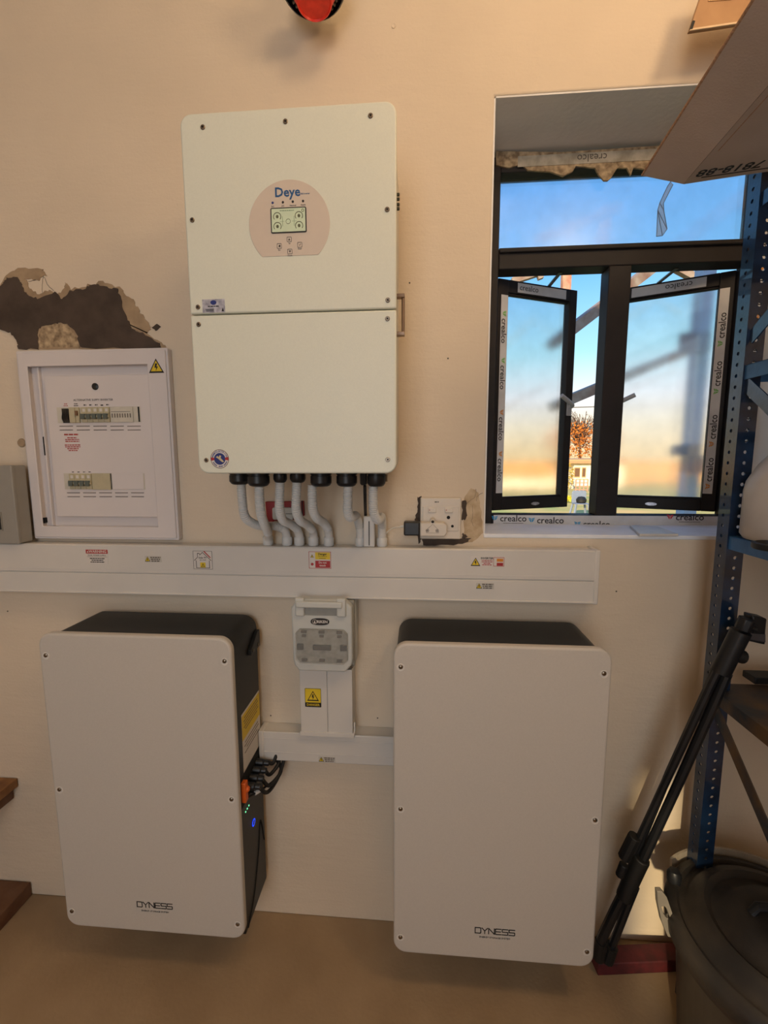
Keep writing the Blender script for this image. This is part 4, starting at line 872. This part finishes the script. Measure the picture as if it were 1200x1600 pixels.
b = BM(); box(b, xx(173.8), xx(175), PY-.0014, PY-.0008, z0, z1); obj('open_gap', b, DARK, bw)
b = BM()
for i in range(4): bars(b, (xx(115+8.6*i)+.001, PY, z1+.004), [.007], .0022, 0, hh=0)
obj('circuit_labels', b, INK, fp)
q = onY(244, 571.5, DY-.004); warn_triangle(db, (q.x, DY-.004+.0006, q.z), .046)
b = BM(); q = onY(34, 692, 0); lathe(b, [(.014, 0), (.012, .003), (0, .004)], q, (0,-1,0), 14); obj('filled_plug', b, CEM2, wall)

# grey enclosure cut by the left edge of the picture
gx1 = onY(46, 785, -.028).x
gy = onX(23, 790, gx1).y
g0, g1 = onX(17, 727, gx1), onX(29, 850, gx1)
ge = thing('grey_enclosure', 'plain grey electrical enclosure at the far left, overlapping the distribution board', 'electrical box', (gx1-.15, 0, g1.z))
b = BM(); box(b, gx1-.30, gx1, gy+.006, -.0275, g1.z, g0.z); obj('enclosure_body', b, ENCG, ge, bevel=.004)
b = BM(); box(b, gx1-.30, gx1+.0008, gy, gy+.012, g1.z-.0005, g0.z+.0005); lid = obj('enclosure_lid', b, ENCG, ge, bevel=.003, seg=3)
q = onY(2, 815, gy); b = BM(); box(b, q.x-.10, q.x+.002, gy-.002, gy+.001, q.z-.024, q.z+.026); obj('dark_flap', b, BLKP, lid, bevel=.001)
b = BM(); ring_plate(b, rect2(q.x-.105, q.x+.004, q.z-.027, q.z+.029), rect2(q.x-.10, q.x+.002, q.z-.024, q.z+.026), gy-.003, gy); obj('flap_frame', b, ENCG, lid)

# wooden pieces at the left edge
def plank(px, py, th, dep, label, m, under=False):
    a = onY(px, py, -.003); b = BM(); box(b, a.x-.62, a.x, -dep, -.003, a.z-th, a.z)
    return a, b
a, b = plank(27, 1216, .030, .30, '', WOODS)
wd = thing('wooden_shelf', 'light wooden plank shelf end at the left edge, higher of two planks', 'shelf', (a.x-.3, 0, a.z-.06))
obj('plank', b, WOODS, wd, bevel=.002)
b = BM(); box(b, a.x-.60, a.x-.02, -.06, -.003, a.z-.075, a.z-.031); obj('batten', b, WOOD, wd, bevel=.002)
for sx in (a.x-.60, a.x-.32): pass
a, b = plank(48, 1378, .0, .60, '', WOOD); b.free(); b = BM(); box(b, a.x-.62, a.x, -.62, -.003, .001, a.z)
tag(obj('wooden_platform', b, WOOD, bevel=.003), 'low dark brown wooden platform lying on the floor in the left corner', 'platform')

# ================================================================== blue rack on the right
rx, ry = .751, -.172
rack = thing('steel_rack', 'blue slotted-angle steel shelving rack standing in front of the window', 'shelving rack', (1.2, -.36, 0))
def angle_post(x, y, sx, sy, z1):
    """L-shaped slotted post, corner at x, y; flanges run sx along X and sy along Y"""
    b = BM(); fl = .040; t = .003; step = .0255
    def flange(axis, s):
        n = int(z1/step); hr = .0045
        for i in range(n+1):
            za, zc = i*step, min((i+1)*step, z1)
            if zc-za < .01: continue
            zm = (za+zc)/2; c = fl*.55
            # a square cell with an octagonal hole, both sides
            O = [(0, za), (fl, za), (fl, zc), (0, zc)]
            H = [(c+hr*math.cos(math.radians(45*k+22.5)), zm+hr*math.sin(math.radians(45*k+22.5))) for k in range(8)]
            O8 = [(fl, zm), (fl, zc), (c, zc), (0, zc), (0, zm), (0, za), (c, za), (fl, za)]
            H8 = [(c+hr*math.cos(math.radians(45*k)), zm+hr*math.sin(math.radians(45*k))) for k in range(8)]
            for off in (0, t):
                def V(p):
                    a_, z = p
                    return (x+s*a_, y+sy*off if False else y+(sy*off), z) if axis == 'x' else (x+(sx*off), y+s*a_, z)
                vo = [b.verts.new(V(p)) for p in O8]; vh = [b.verts.new(V(p)) for p in H8]
                for k in range(8): b.faces.new((vo[k], vo[(k+1)%8], vh[(k+1)%8], vh[k]))
                if off == 0: keep = vh, vo
            for k in range(8): b.faces.new((keep[0][k], keep[0][(k+1)%8], vh[(k+1)%8], vh[k]))
            for k in (0, 7): b.faces.new((keep[1][k], keep[1][(k+1)%8], vo[(k+1)%8], vo[k]))
    flange('x', sx); flange('y', sy)
    bmesh.ops.remove_doubles(b, verts=b.verts[:], dist=1e-5)
    return b
for (x, y_, sx, sy) in ((rx, ry, 1, 1), (rx, -.62, 1, 1), (1.70, ry, -1, 1), (1.70, -.62, -1, 1)):
    obj('slotted_post', angle_post(x, y_, sx, sy, 2.30), RACK, rack, smooth=20)
shz = [(2.113, RACK), (1.742, RACKS), (1.342, RACKS), (.946, WORN), (.30, RACK)]
for z, m in shz:
    b = BM(); xa, xb, ya, yb2 = rx+.004, 1.696, -.617, ry+.037
    t = .0015; h = .033
    box(b, xa, xb, ya, yb2, z-t, z); box(b, xa, xa+t, ya, yb2, z-h, z-t); box(b, xb-t, xb, ya, yb2, z-h, z-t); box(b, xa+t, xb-t, ya, ya+t, z-h, z-t); box(b, xa+t, xb-t, yb2-t, yb2, z-h, z-t)
    if z < .4: b.free(); continue
    obj('shelf', b, m, rack, bevel=.0008)
for (p, q) in (((rx+.008, ry-.0, 1.70), (rx+.008, -.60, 1.36)), ((rx+.008, ry, 1.80), (rx+.008, -.60, 2.09)), ((rx+.008, ry, .90), (rx+.008, -.60, .52))):
    b = BM(); beam(b, p, q, .003, .030, up=(0,0,1)); obj('brace', b, RACK if p[2] > 1 else WORN, rack)
b = BM(); q = onZ(1185, 1066, .947); box(b, q.x-.02, q.x+.25, q.y-.015, q.y+.03, .948, .966)
tag(obj('steel_offcut', b, BLK, bevel=.002), 'short black steel bar lying on the worn lower shelf of the rack', 'metal bar')

# white jug on the rack shelf
jq = onZ(1176, 846, 1.343); jr = .075; jc = Vector((jq.x+jr*.90, jq.y+.01, 1.343))
jug = thing('plastic_jug', 'milky white plastic bottle with sloping shoulders on the middle blue shelf', 'bottle', jc)
top = onY(1193, 695, jc.y).z-1.343
b = BM(); lathe(b, [(jr*.55, 0), (jr*.9, .002), (jr, .012), (jr, top*.52), (jr*.95, top*.62), (jr*.70, top*.80), (jr*.42, top*.93), (jr*.30, top), (jr*.30, top*1.08)], jc, (0,0,1), 40); obj('bottle_body', b, JUG, jug, smooth=60)
b = BM(); lathe(b, [(jr*.36, top*1.04), (jr*.36, top*1.16), (0, top*1.17)], jc, (0,0,1), 24); obj('cap', b, BLKP, jug)
q = onZ(1196, 857, 1.343); b = BM(); lathe(b, [(.034, 0), (.036, .003), (.036, .012), (.030, .014), (.028, .006), (0, .005)], (q.x+.006, q.y-.012, 1.3435), (0,0,1), 28); tag(obj('black_lid', b, BLKP), 'small round black lid lying in front of the milky bottle', 'lid')

# cardboard box on top of the rack, flap hanging out over the window
ZB = 2.1165
K = [onZ(1068, 288, ZB), onZ(1215, 266, ZB), onZ(1330, -15, ZB)]
c0 = onZ(1068, 288, ZB); cA = onZ(1200, 135, ZB); dirY = (cA-c0).normalized(); dirX = (onZ(1200, 268, ZB)-c0).normalized()
far = c0+dirY*.42
cb = thing('cardboard_box', 'brown cardboard box with open flap and black number on top of the rack', 'cardboard box', (c0+dirX*.25+dirY*.2))
N_ = Vector((0, 0, 1))
b = BM(); t = .004; wx_, wy_, hz_ = .46, .42, .14
prism(b, [c0, c0+dirX*wx_, c0+dirX*wx_+dirY*wy_, c0+dirY*wy_], N_*t)
for (a, e) in ((c0, c0+dirX*wx_), (c0+dirY*wy_, c0+dirX*wx_+dirY*wy_)): prism(b, [a+N_*t, e+N_*t, e+N_*hz_, a+N_*hz_], dirY*t*(1 if a == c0 else -1))
for (a, e) in ((c0+dirY*t, c0+dirY*(wy_-t)), (c0+dirX*(wx_-t)+dirY*t, c0+dirX*(wx_-t)+dirY*(wy_-t))): prism(b, [a+N_*t, e+N_*t, e+N_*hz_, a+N_*hz_], dirX*t)
bb = obj('box_body', b, CARD, cb)
# flap: photo points of its outer edge, a little above the base plane
f0 = onZ(1003, 275, ZB+.020); f1 = onZ(1165, 20, ZB+.045); far2 = c0+dirY*.40
fe = f0+(f1-f0)*1.25
b = BM(); q4 = [c0-dirX*.0005, f0, fe, far2-dirX*.0005]; nn = (q4[1]-q4[0]).cross(q4[3]-q4[0]).normalized(); nn = nn if nn.z > 0 else -nn
prism(b, q4, nn*.0045); obj('flap', b, CARD, cb, bevel=.001)
b = BM(); e1 = f0.lerp(fe, .002); 
tube(b, [f0+nn*.002, fe+nn*.002], .0026, 6); obj('flap_edge', b, CARDE, cb)
b = BM()
text_bm(b, '7818-88', .032, onZ(1141, 263, ZB), u=-dirX, v=-dirY, depth=.0006, sx=1.1, bold=.0003); 
obj('box_number', b, INK, bb)
b = BM(); a, e = onZ(1096, 277, ZB), onZ(1230, 258, ZB); beam(b, a-N_*.0003, e-N_*.0003, .0024, .0008); obj('printed_line', b, INK, bb)
b = BM(); a, e = onZ(1120, 228, ZB-.0003), onZ(1203, 132, ZB-.0003); c_, d_ = onZ(1150, 262, ZB), onZ(1165, 240, ZB)
beam(b, onZ(1122, 236, ZB), onZ(1240, 105, ZB), .0016, .0006); obj('crease', b, CARDE, bb)
# strip of clear packing tape hanging from the box
hs = [onY(x, y_, c0.y-.0) for x, y_ in ((1046,286),(1042,292),(1030,318),(1026,330),(1023,372),(1032,371),(1040,360),(1036,330),(1036,318),(1050,290))]
hs = [Vector((p.x, c0.y-.004+.003*math.sin(i), p.z)) for i, p in enumerate(hs)]
b = BM(); prism(b, hs, (0, -.0012, 0)); tp = obj('hanging_tape', b, FILM); tag(tp, 'twisted strip of clear packing tape hanging in front of the top window pane', 'packing tape')
b = BM(); 
for pth in ((0,1,2,3,4),(9,8,7,6,5,4),(2,7),(3,6),(3,5)):
    tube(b, [hs[i]+Vector((0,-.001,0)) for i in pth], .0008, 5)
obj('tape_crease', b, mat('film_edge', (120, 140, 165), .4), tp)

# tan fitting above the window, cut by the top of the picture
fy = -.11
a, c_, e = onY(1077, 48, fy), onY(1172, 34, fy), onY(1093, 0, fy)
fbx = thing('tan_panel', 'tan panel high above the window, cut by the picture top, black lower corner', 'panel', (a.x+.2, fy, a.z))
b = BM(); tilt = (c_.z-a.z)/(c_.x-a.x); L = .55
dx = Vector((1, 0, tilt)).normalized(); up_ = (e-a).normalized()
prism(b, [a, a+dx*L, a+dx*L+up_*.13, a+up_*.13], (0, .010, 0)); bo = obj('box_shell', b, BOXT, fbx, bevel=.002)
b = BM(); prism(b, [a-up_*.002, a+dx*L-up_*.002, a+dx*L+up_*.002, a+up_*.002], (0, -.003, 0)); obj('pale_edge', b, mat('pale_edge', (224, 196, 160), .6), fbx)
b = BM(); prism(b, [a+dx*-.001, a+dx*.005, a+dx*.005+up_*.016, a-dx*.001+up_*.018], (0, -.004, 0)); obj('corner_cap', b, INK, fbx)
b = BM(); s_ = onY(1097, 2, fy); prism(b, [a+up_*.056+dx*.020, a+up_*.052+dx*.07, a+up_*.075+dx*.075, a+up_*.078+dx*.018], (0, -.002, 0)); obj('pale_patch', b, mat('pale_patch', (214, 180, 130), .6), fbx)
b = BM(); box(b, a.x+.2, a.x+.23, fy+.010, 0, a.z+.09, a.z+.12); box(b, a.x+.4, a.x+.43, fy+.010, 0, a.z+.09, a.z+.12); obj('wall_bracket', b, BLK, fbx)

# red lamp / siren near the top edge
sc_ = onY(491, -6, -.12); ax = Vector((.08, -.18, -1)).normalized()
sr = thing('alarm_beacon', 'round red beacon with black ribbed collar high on the wall above the inverter', 'beacon', sc_)
rad = .049
tip = onY(491, 3, -.125)
back = tip-ax*.11
b = BM(); lathe(b, [(rad*1.12, -.085), (rad*1.10, -.035), (rad*.98, -.030), (rad*.86, -.002), (rad*.80, 0), (rad*.76, -.004), (0, -.005)], tip, ax, 40); obj('red_dome', b, REDP, sr, smooth=30)
b = BM(); lathe(b, [(rad*1.20, -.100), (rad*1.56, -.090), (rad*1.60, -.050), (rad*1.50, -.045), (rad*1.46, -.083), (rad*1.1, -.085)], tip, ax, 40); cl = obj('collar', b, BLKP, sr)
b = BM(); u_ = ax.orthogonal().normalized(); w_ = ax.cross(u_)
for k in range(36):
    t_ = 2*math.pi*k/36; r = rad*1.44; d = u_*math.cos(t_)+w_*math.sin(t_); beam(b, tip+d*r-ax*.082, tip+d*r*.84-ax*.040, .004, .006, up=d)
obj('collar_ribs', b, mat('rib_metal', (110, 104, 96), .4, metal=.5), cl)
b = BM(); m0 = tip-ax*.098; tube(b, smooth_path([m0, m0-ax*.03, m0+Vector((0, .06, .06)), (m0.x, -.012, m0.z+.07)], 6), .016, 14); lathe(b, [(.04, 0), (.04, .012)], (m0.x, -.0015, m0.z+.07), (0,-1,0), 24); obj('mount_arm', b, BLKP, sr)

# ================================================================== leaning tripod
F1 = onZ(948, 1500, .058); T1 = onY(1156, 990, -.235)
tr_ = thing('tripod', 'folded black tripod leaning against the left post of the blue rack', 'tripod', (F1.x, F1.y, 0))
axis = (T1-F1)
def TP(px, py):     # photo point on the tripod's leaning plane
    r = _ray(px, py); n = axis.normalized().cross(Vector((1, 0, 0))).normalized()
    n = (Vector((0, -1, 0))-axis.normalized()*Vector((0, -1, 0)).dot(axis.normalized())).normalized()
    return CAM+r*((F1-CAM).dot(n)/r.dot(n))
def seg(b, pts, r, n=10): tube(b, [TP(*p[:2])+Vector((0, p[2] if len(p) > 2 else 0, 0)) for p in pts], r, n)
b = BM(); seg(b, [(1122, 1046), (1108, 1075), (1050, 1200), (990, 1330)], .0095); obj('leg', b, BLKP, tr_)
b = BM(); seg(b, [(1136, 1052), (1122, 1085), (1064, 1215), (1001, 1352)], .0115); obj('leg', b, BLKP, tr_)
b = BM(); seg(b, [(1128, 1046, .018), (1112, 1085, .018), (1052, 1215, .018), (1000, 1340, .018)], .0095); obj('leg', b, BLKP, tr_)
b = BM(); seg(b, [(1158, 986), (1126, 1050)], .021, 14); col_ = obj('centre_column', b, BLKP, tr_)
b = BM(); seg(b, [(1146, 1022), (1162, 1027)], .016, 14); obj('clamp_knob', b, BLKR, col_, bevel=.002)
b = BM(); seg(b, [(1168, 966), (1160, 984)], .017, 8); obj('tripod_head', b, BLKP, tr_, bevel=.002)
b = BM(); c_ = TP(1180, 985); hp = [(1176,962),(1199,967),(1197,985),(1196,1008),(1166,1001),(1176,983)]
prism(b, [TP(*p) for p in hp], (0, .03, 0)); hd = obj('phone_clamp', b, BLKP, tr_, bevel=.003)
b = BM(); prism(b, [TP(*p)-Vector((0, .002, 0)) for p in ((1172,989),(1195,991),(1195,1003),(1168,998))], (0, .004, 0)); obj('clamp_pad', b, mat('pad_grey', (70, 64, 66), .6), hd)
b = BM(); seg(b, [(1170, 980), (1180, 984)], .007, 8); obj('head_joint', b, BLKP, hd)
b = BM(); seg(b, [(992, 1306), (975, 1340)], .016, 10); obj('leg_clamp', b, BLKR, tr_, bevel=.002)
b = BM(); seg(b, [(1003, 1340), (997, 1352), (985, 1378), (975, 1402)], .021, 12); seg(b, [(975, 1350), (968, 1368)], .012, 8); obj('spreader_hub', b, BLKR, tr_, bevel=.003)
b = BM(); seg(b, [(985, 1375), (962, 1420), (940, 1466), (936, 1494)], .0135, 10); obj('lower_leg', b, BLKP, tr_)
b = BM(); seg(b, [(993, 1385), (975, 1430), (958, 1474), (950, 1500)], .0105, 10); obj('lower_leg', b, BLKP, tr_)
b = BM(); seg(b, [(956, 1478), (949, 1500)], .017, 10); seg(b, [(940, 1470), (935, 1496)], .017, 10); obj('rubber_foot', b, BLKR, tr_)

# maroon bar on the floor
a, c_ = onZ(934, 1525, .0), onZ(1060, 1519, .0)
b = BM(); dd = (c_-a).normalized(); nn = Vector((-dd.y, dd.x, 0)); prism(b, [a, c_+dd*.1, c_+dd*.1+nn*.05, a+nn*.05], (0, 0, .040)); tag(obj('wooden_block', b, MAROON, bevel=.003), 'long maroon painted block on the floor under the tripod feet', 'block')

# ================================================================== drum at the lower right
dc = Vector((.832, -.350, 0)); R0 = .212; H0 = .43
dr = thing('lidded_drum', 'dark round drum with dusty black domed lid and grey side handles, lower right', 'drum', dc)
b = BM(); lathe(b, [(R0*.78, .002), (R0*.82, .012), (R0*.95, H0-.05), (R0*.97, H0-.045), (R0*.97, H0-.01)], dc, (0,0,1), 56); obj('drum_body', b, BINB, dr, smooth=40)
b = BM(); lathe(b, [(R0*1.0, H0-.045), (R0*1.06, H0-.035), (R0*1.08, H0-.005), (R0*1.04, H0+.012), (R0*.96, H0+.018), (R0*.93, H0+.010), (R0*.86, H0+.014), (R0*.80, H0+.036), (R0*.70, H0+.044), (R0*.64, H0+.034), (R0*.52, H0+.040), (R0*.45, H0+.058), (R0*.25, H0+.066), (0, H0+.067)], dc, (0,0,1), 64); ld = obj('lid', b, BINL, dr, smooth=50)
b = BM(); tube(b, [dc+Vector((-.06, .02, H0+.062)), dc+Vector((-.05, .02, H0+.080)), dc+Vector((.05, .02, H0+.080)), dc+Vector((.06, .02, H0+.062))], .010, 10); obj('lid_grip', b, BLKP, ld)
q = onY(1065, 1343, dc.y+.10); b = BM(); kk = dc+Vector((R0*1.0*math.cos(math.radians(140)), R0*1.0*math.sin(math.radians(140)), H0+.012)); lathe(b, [(.016, 0), (.017, .02), (.012, .03), (0, .032)], kk, (0,0,1), 16); obj('latch_knob', b, BLKP, ld)
# left grey handle (a curved tab with a hole)
def han(px_out, px_in, name='side_handle'):
    n = len(px_out)
    b = BM(); ring = [onY(x, y_, dc.y+.05) for x, y_ in px_out]; inn = [onY(x, y_, dc.y+.05) for x, y_ in px_in]
    v = [[b.verts.new(p+Vector((0, o_, 0))) for p in L_] for L_ in (ring, inn) for o_ in (0, .012)]
    for i in range(n):
        j = (i+1)%n; b.faces.new((v[0][i], v[0][j], v[2][j], v[2][i])); b.faces.new((v[1][i], v[3][i], v[3][j], v[1][j])); b.faces.new((v[0][i], v[1][i], v[1][j], v[0][j])); b.faces.new((v[2][i], v[2][j], v[3][j], v[3][i]))
    return b
o_ = [(1027,1393),(1035,1393),(1042,1402),(1050,1425),(1058,1455),(1054,1466),(1044,1464),(1034,1440),(1028,1412)]
i_ = [(1034,1417),(1038,1416),(1042,1420),(1045,1428),(1047,1434),(1045,1436),(1041,1434),(1037,1428),(1035,1421)]
obj('side_handle', han(o_, i_), HAND, dr, bevel=.001)
b = BM(); arcp = [dc+Vector((R0*1.12*math.cos(math.radians(t_)), R0*1.12*math.sin(math.radians(t_)), H0+.004)) for t_ in range(20, 126, 7)]
for p, q in zip(arcp, arcp[1:]): beam(b, p, q+(q-p)*.05, .006, .034)
obj('carry_band', b, mat('pale_band', (170, 158, 140), .5), dr, smooth=40)

# ================================================================== outdoors
bm = BM(); 
v = [bm.verts.new(p) for p in ((-30, TH, -.05), (40, TH, -.05), (60, 42, -1.05), (-50, 42, -1.05), (160, 160, -1.05), (-160, 160, -1.05))]
bm.faces.new((v[0], v[1], v[2], v[3])); bm.faces.new((v[3], v[2], v[4], v[5])); struct('ground', bm, GRASS)
# rusty post and galvanised beams of an open steel frame just outside
fr_ = thing('pergola', 'open frame of rusty post and galvanised diagonal beams outside the window', 'pergola', (1.0, 2.4, -.08))
yy = 2.4
a = onY(886, 445, yy); b = BM(); box(b, a.x-.032, a.x+.032, yy, yy+.06, onY(886, 470, yy).z, onY(886,402,yy).z); obj('rusty_post', b, RUST, fr_)
def bmx(p, q, w, m=STEELG, y1=yy, y2=yy, name='beam'):
    b = BM(); beam(b, onY(*p, y1), onY(*q, y2), w, w); obj(name, b, m, fr_)
bmx((860, 540), (1050, 395), .075, STEELG, yy-.2, yy+.3); bmx((862, 636), (1080, 545), .075, STEELG, yy-.1, yy+.4)
bmx((800, 440), (905, 405), .045); bmx((1040, 410), (1110, 448), .05); bmx((840, 420), (845, 436), .04)
b = BM(); p = onY(1094, 600, 1.9); box(b, p.x-.035, p.x+.045, 1.9, 2.0, -.09, onY(1094, 405, 1.9).z); obj('wide_post', b, mat('painted_post', (150, 176, 210), .6), fr_)
b = BM(); p = onY(1072, 702, 1.8); box(b, p.x-.05, p.x+.10, 1.82, 1.89, p.z-.04, p.z+.03); box(b, p.x+.02, p.x+.14, 1.82, 1.89, p.z-.16, p.z-.04); obj('post_bracket', b, mat('painted_post2', (110, 120, 140), .6), fr_)
b = BM(); p = onY(1085, 535, 1.85); box(b, p.x-.08, p.x+.10, 1.84, 1.89, p.z-.06, p.z+.06); obj('top_plate', b, mat('painted_post3', (120, 130, 150), .6), fr_)
w0, w1, w2_ = onY(560, 646, 30), onY(915, 636, 30), onY(1300, 626, 30)
ul = thing('utility_line', 'single thin dark wire strung across the sky outside', 'overhead wire', (w0.x, 30, -.75))
b = BM(); tube(b, [w0, w1, w2_], .03, 6); obj('overhead_wire', b, INKG, ul)
for w_e in (w0, w2_): b = BM(); tube(b, [(w_e.x, 30, -.75), (w_e.x, 30, w_e.z+.3)], .10, 10); obj('pole', b, BARK, ul)
# house
hY = 40
def HB(px0, py0, px1, py1, y0, y1):
    p, q = onY(px0, py1, y0), onY(px1, py0, y0); b = BM(); box(b, p.x, q.x, y0, y1, p.z, q.z); return b
hq = onY(930, 760, hY)
hs_ = thing('house', 'low white house with pale roof seen through the gap between the sashes', 'house', (hq.x, hY, -1.05))
b = BM(); p, q = onY(895, 770, hY), onY(975, 722, hY); box(b, p.x, q.x, hY, hY+6, -1.05, q.z); obj('house_wall', b, HOUSEW, hs_)
b = BM(); p, q = onY(889, 724, hY-.5), onY(981, 716, hY-.5); prism(b, [(p.x, hY-.5, p.z), (p.x, hY+7, p.z), (p.x, hY+3.5, p.z+.45), (p.x, hY-.5, p.z+.35)], (q.x-p.x, 0, 0)); obj('roof', b, ROOFT, hs_)
for a_, c_ in ((897, 907), (909, 916)):
    f = obj('window', HB(a_, 730, c_, 746, hY-.08, hY+.05), mat('window_surround', (190, 160, 120), .6), hs_)
    obj('pane', HB(a_+1, 731.5, c_-1, 744.5, hY-.12, hY-.05), mat('dark_pane', (110, 80, 60), .3), f)
# garden wall left and gate
b = BM(); p, q = onY(760, 777, 34), onY(898, 748, 34); box(b, p.x, q.x, 34, 34.3, -1.0, q.z); tag(obj('garden_wall', b, HOUSEW), 'bright white garden wall left of the house beyond the lawn', 'garden wall')
gt = thing('garden_gate', 'pale barred garden gate in front of the low house', 'gate', (onY(910, 776, 30).x, 30, -.8))
b = BM(); p, q = onY(899, 776, 30), onY(919, 749, 30)
for k in range(4): x = p.x+(q.x-p.x)*k/3; box(b, x-.035, x+.035, 30, 30.06, -.79, q.z)
obj('gate_posts', b, RUST, gt)
b = BM()
for k in range(6): z = p.z+(q.z-p.z)*k/5; box(b, p.x, q.x, 30.01, 30.04, z-.03, z+.03)
obj('gate_rails', b, RUST, gt)
# sunlit boundary walls filling the background behind the frosted panes
b = BM(); p, q = onY(600, 770, 46), onY(890, 690, 46); box(b, -40, 75, 46, 46.4, -1.05, 1.2); tag(obj('boundary_wall', b, FIELD), 'long sunlit ochre boundary wall far behind the lawn, seen through frosted glass', 'boundary wall')
# shrubs and tree
def foliage(bm, c, rx_, ry_, rz_, n, s):
    for _ in range(n):
        while True:
            d = Vector((random.uniform(-1,1), random.uniform(-1,1), random.uniform(-1,1)))
            if d.length < 1: break
        p = Vector(c)+Vector((d.x*rx_, d.y*ry_, d.z*rz_)); r = Matrix.Rotation(random.random()*6.28, 3, Vector((random.random()-.5, random.random()-.5, random.random()-.5)).normalized())
        k = s*random.uniform(.5, 1.2); bm.faces.new([bm.verts.new(p+r@Vector(q)) for q in ((-k,0,0), (0,-k*.5,0), (k,0,0), (0,k*.5,0))])
tY = 52
tb = onY(905, 712, tY); td = thing('tree', 'autumn tree with orange leaves and bare top twigs behind the low house', 'tree', (tb.x, tY, -1.05))
b = BM(); base = Vector((tb.x, tY, -1.05)); cr_ = onY(905, 680, tY)
tube(b, [base, base+Vector((.1, 0, 2)), Vector((tb.x, tY, cr_.z))], lambda i: (.25, .2, .12)[i], 8)
for _ in range(130):
    s0 = Vector((tb.x+random.uniform(-.6,.6), tY, cr_.z-1.5+random.uniform(0, 1.8))); e0 = s0+Vector((random.uniform(-3.6, 3.6), random.uniform(-1, 1), random.uniform(1.2, 5.2)))
    mid = s0.lerp(e0, .5)+Vector((random.uniform(-.3,.3), 0, random.uniform(-.3,.3)))
    if e0.z > onY(905, 648, tY).z: e0.z = onY(905, 648, tY).z-random.random()
    tube(b, [s0, mid, e0], lambda i: (.05, .032, .012)[i], 4)
obj('trunk_and_branches', b, BARK, td)
b = BM(); foliage(b, (tb.x, tY-.5, cr_.z-.6), 4.5, 1.5, 2.2, 2200, .16); obj('leaves', b, LEAF, td)
b = BM(); p = onY(886, 742, 33); foliage(b, (p.x, 33, p.z), .55, .5, 1.1, 500, .09); tag(obj('shrub', b, mat('yellow_green_leaves', (190, 170, 60), .9, rgb2=(150, 110, 40), scale=4)), 'yellow-green shrub left of the low house', 'shrub')
b = BM(); p = onZ(884, 782, -.42); foliage(b, (p.x, p.y, p.z+.10), .45, .4, .14, 300, .06); tag(obj('flower_bed', b, mat('yellow_flowers', (235, 215, 40), .9)), 'patch of yellow flowers at the back of the lawn', 'flowers')
# plastic garden chair with a dark bag
cq = onZ(906, 807, -.35); cq = Vector((cq.x, cq.y, -.05-cq.y/42.0))
chb = thing('garden_chair', 'grey-blue plastic garden chair standing on the lawn outside', 'chair', cq)
k = .42
b = BM(); box(b, cq.x-.22, cq.x+.22, cq.y-.2, cq.y+.2, cq.z+k, cq.z+k+.03); obj('seat', b, CHAIRM, chb, bevel=.01)
b = BM(); plate(b, rr(cq.x-.22, cq.x+.24, cq.z+k, cq.z+.84, .08), cq.y+.18, cq.y+.21); obj('backrest', b, CHAIRM, chb, bevel=.01)
for sx in (-1, 1):
    for sy in (-1, 1): b = BM(); beam(b, (cq.x+sx*.26, cq.y+sy*.22, cq.z), (cq.x+sx*.19, cq.y+sy*.16, cq.z+k), .05, .05); obj('leg', b, CHAIRM, chb)
b = BM(); lathe(b, [(.09, 0), (.15, .03), (.16, .12), (.10, .2), (0, .22)], (cq.x+.02, cq.y, cq.z+k+.031), (0,0,1), 16); tag(obj('bag', b, BLKR), 'dark bag resting on the seat of the garden chair', 'bag')
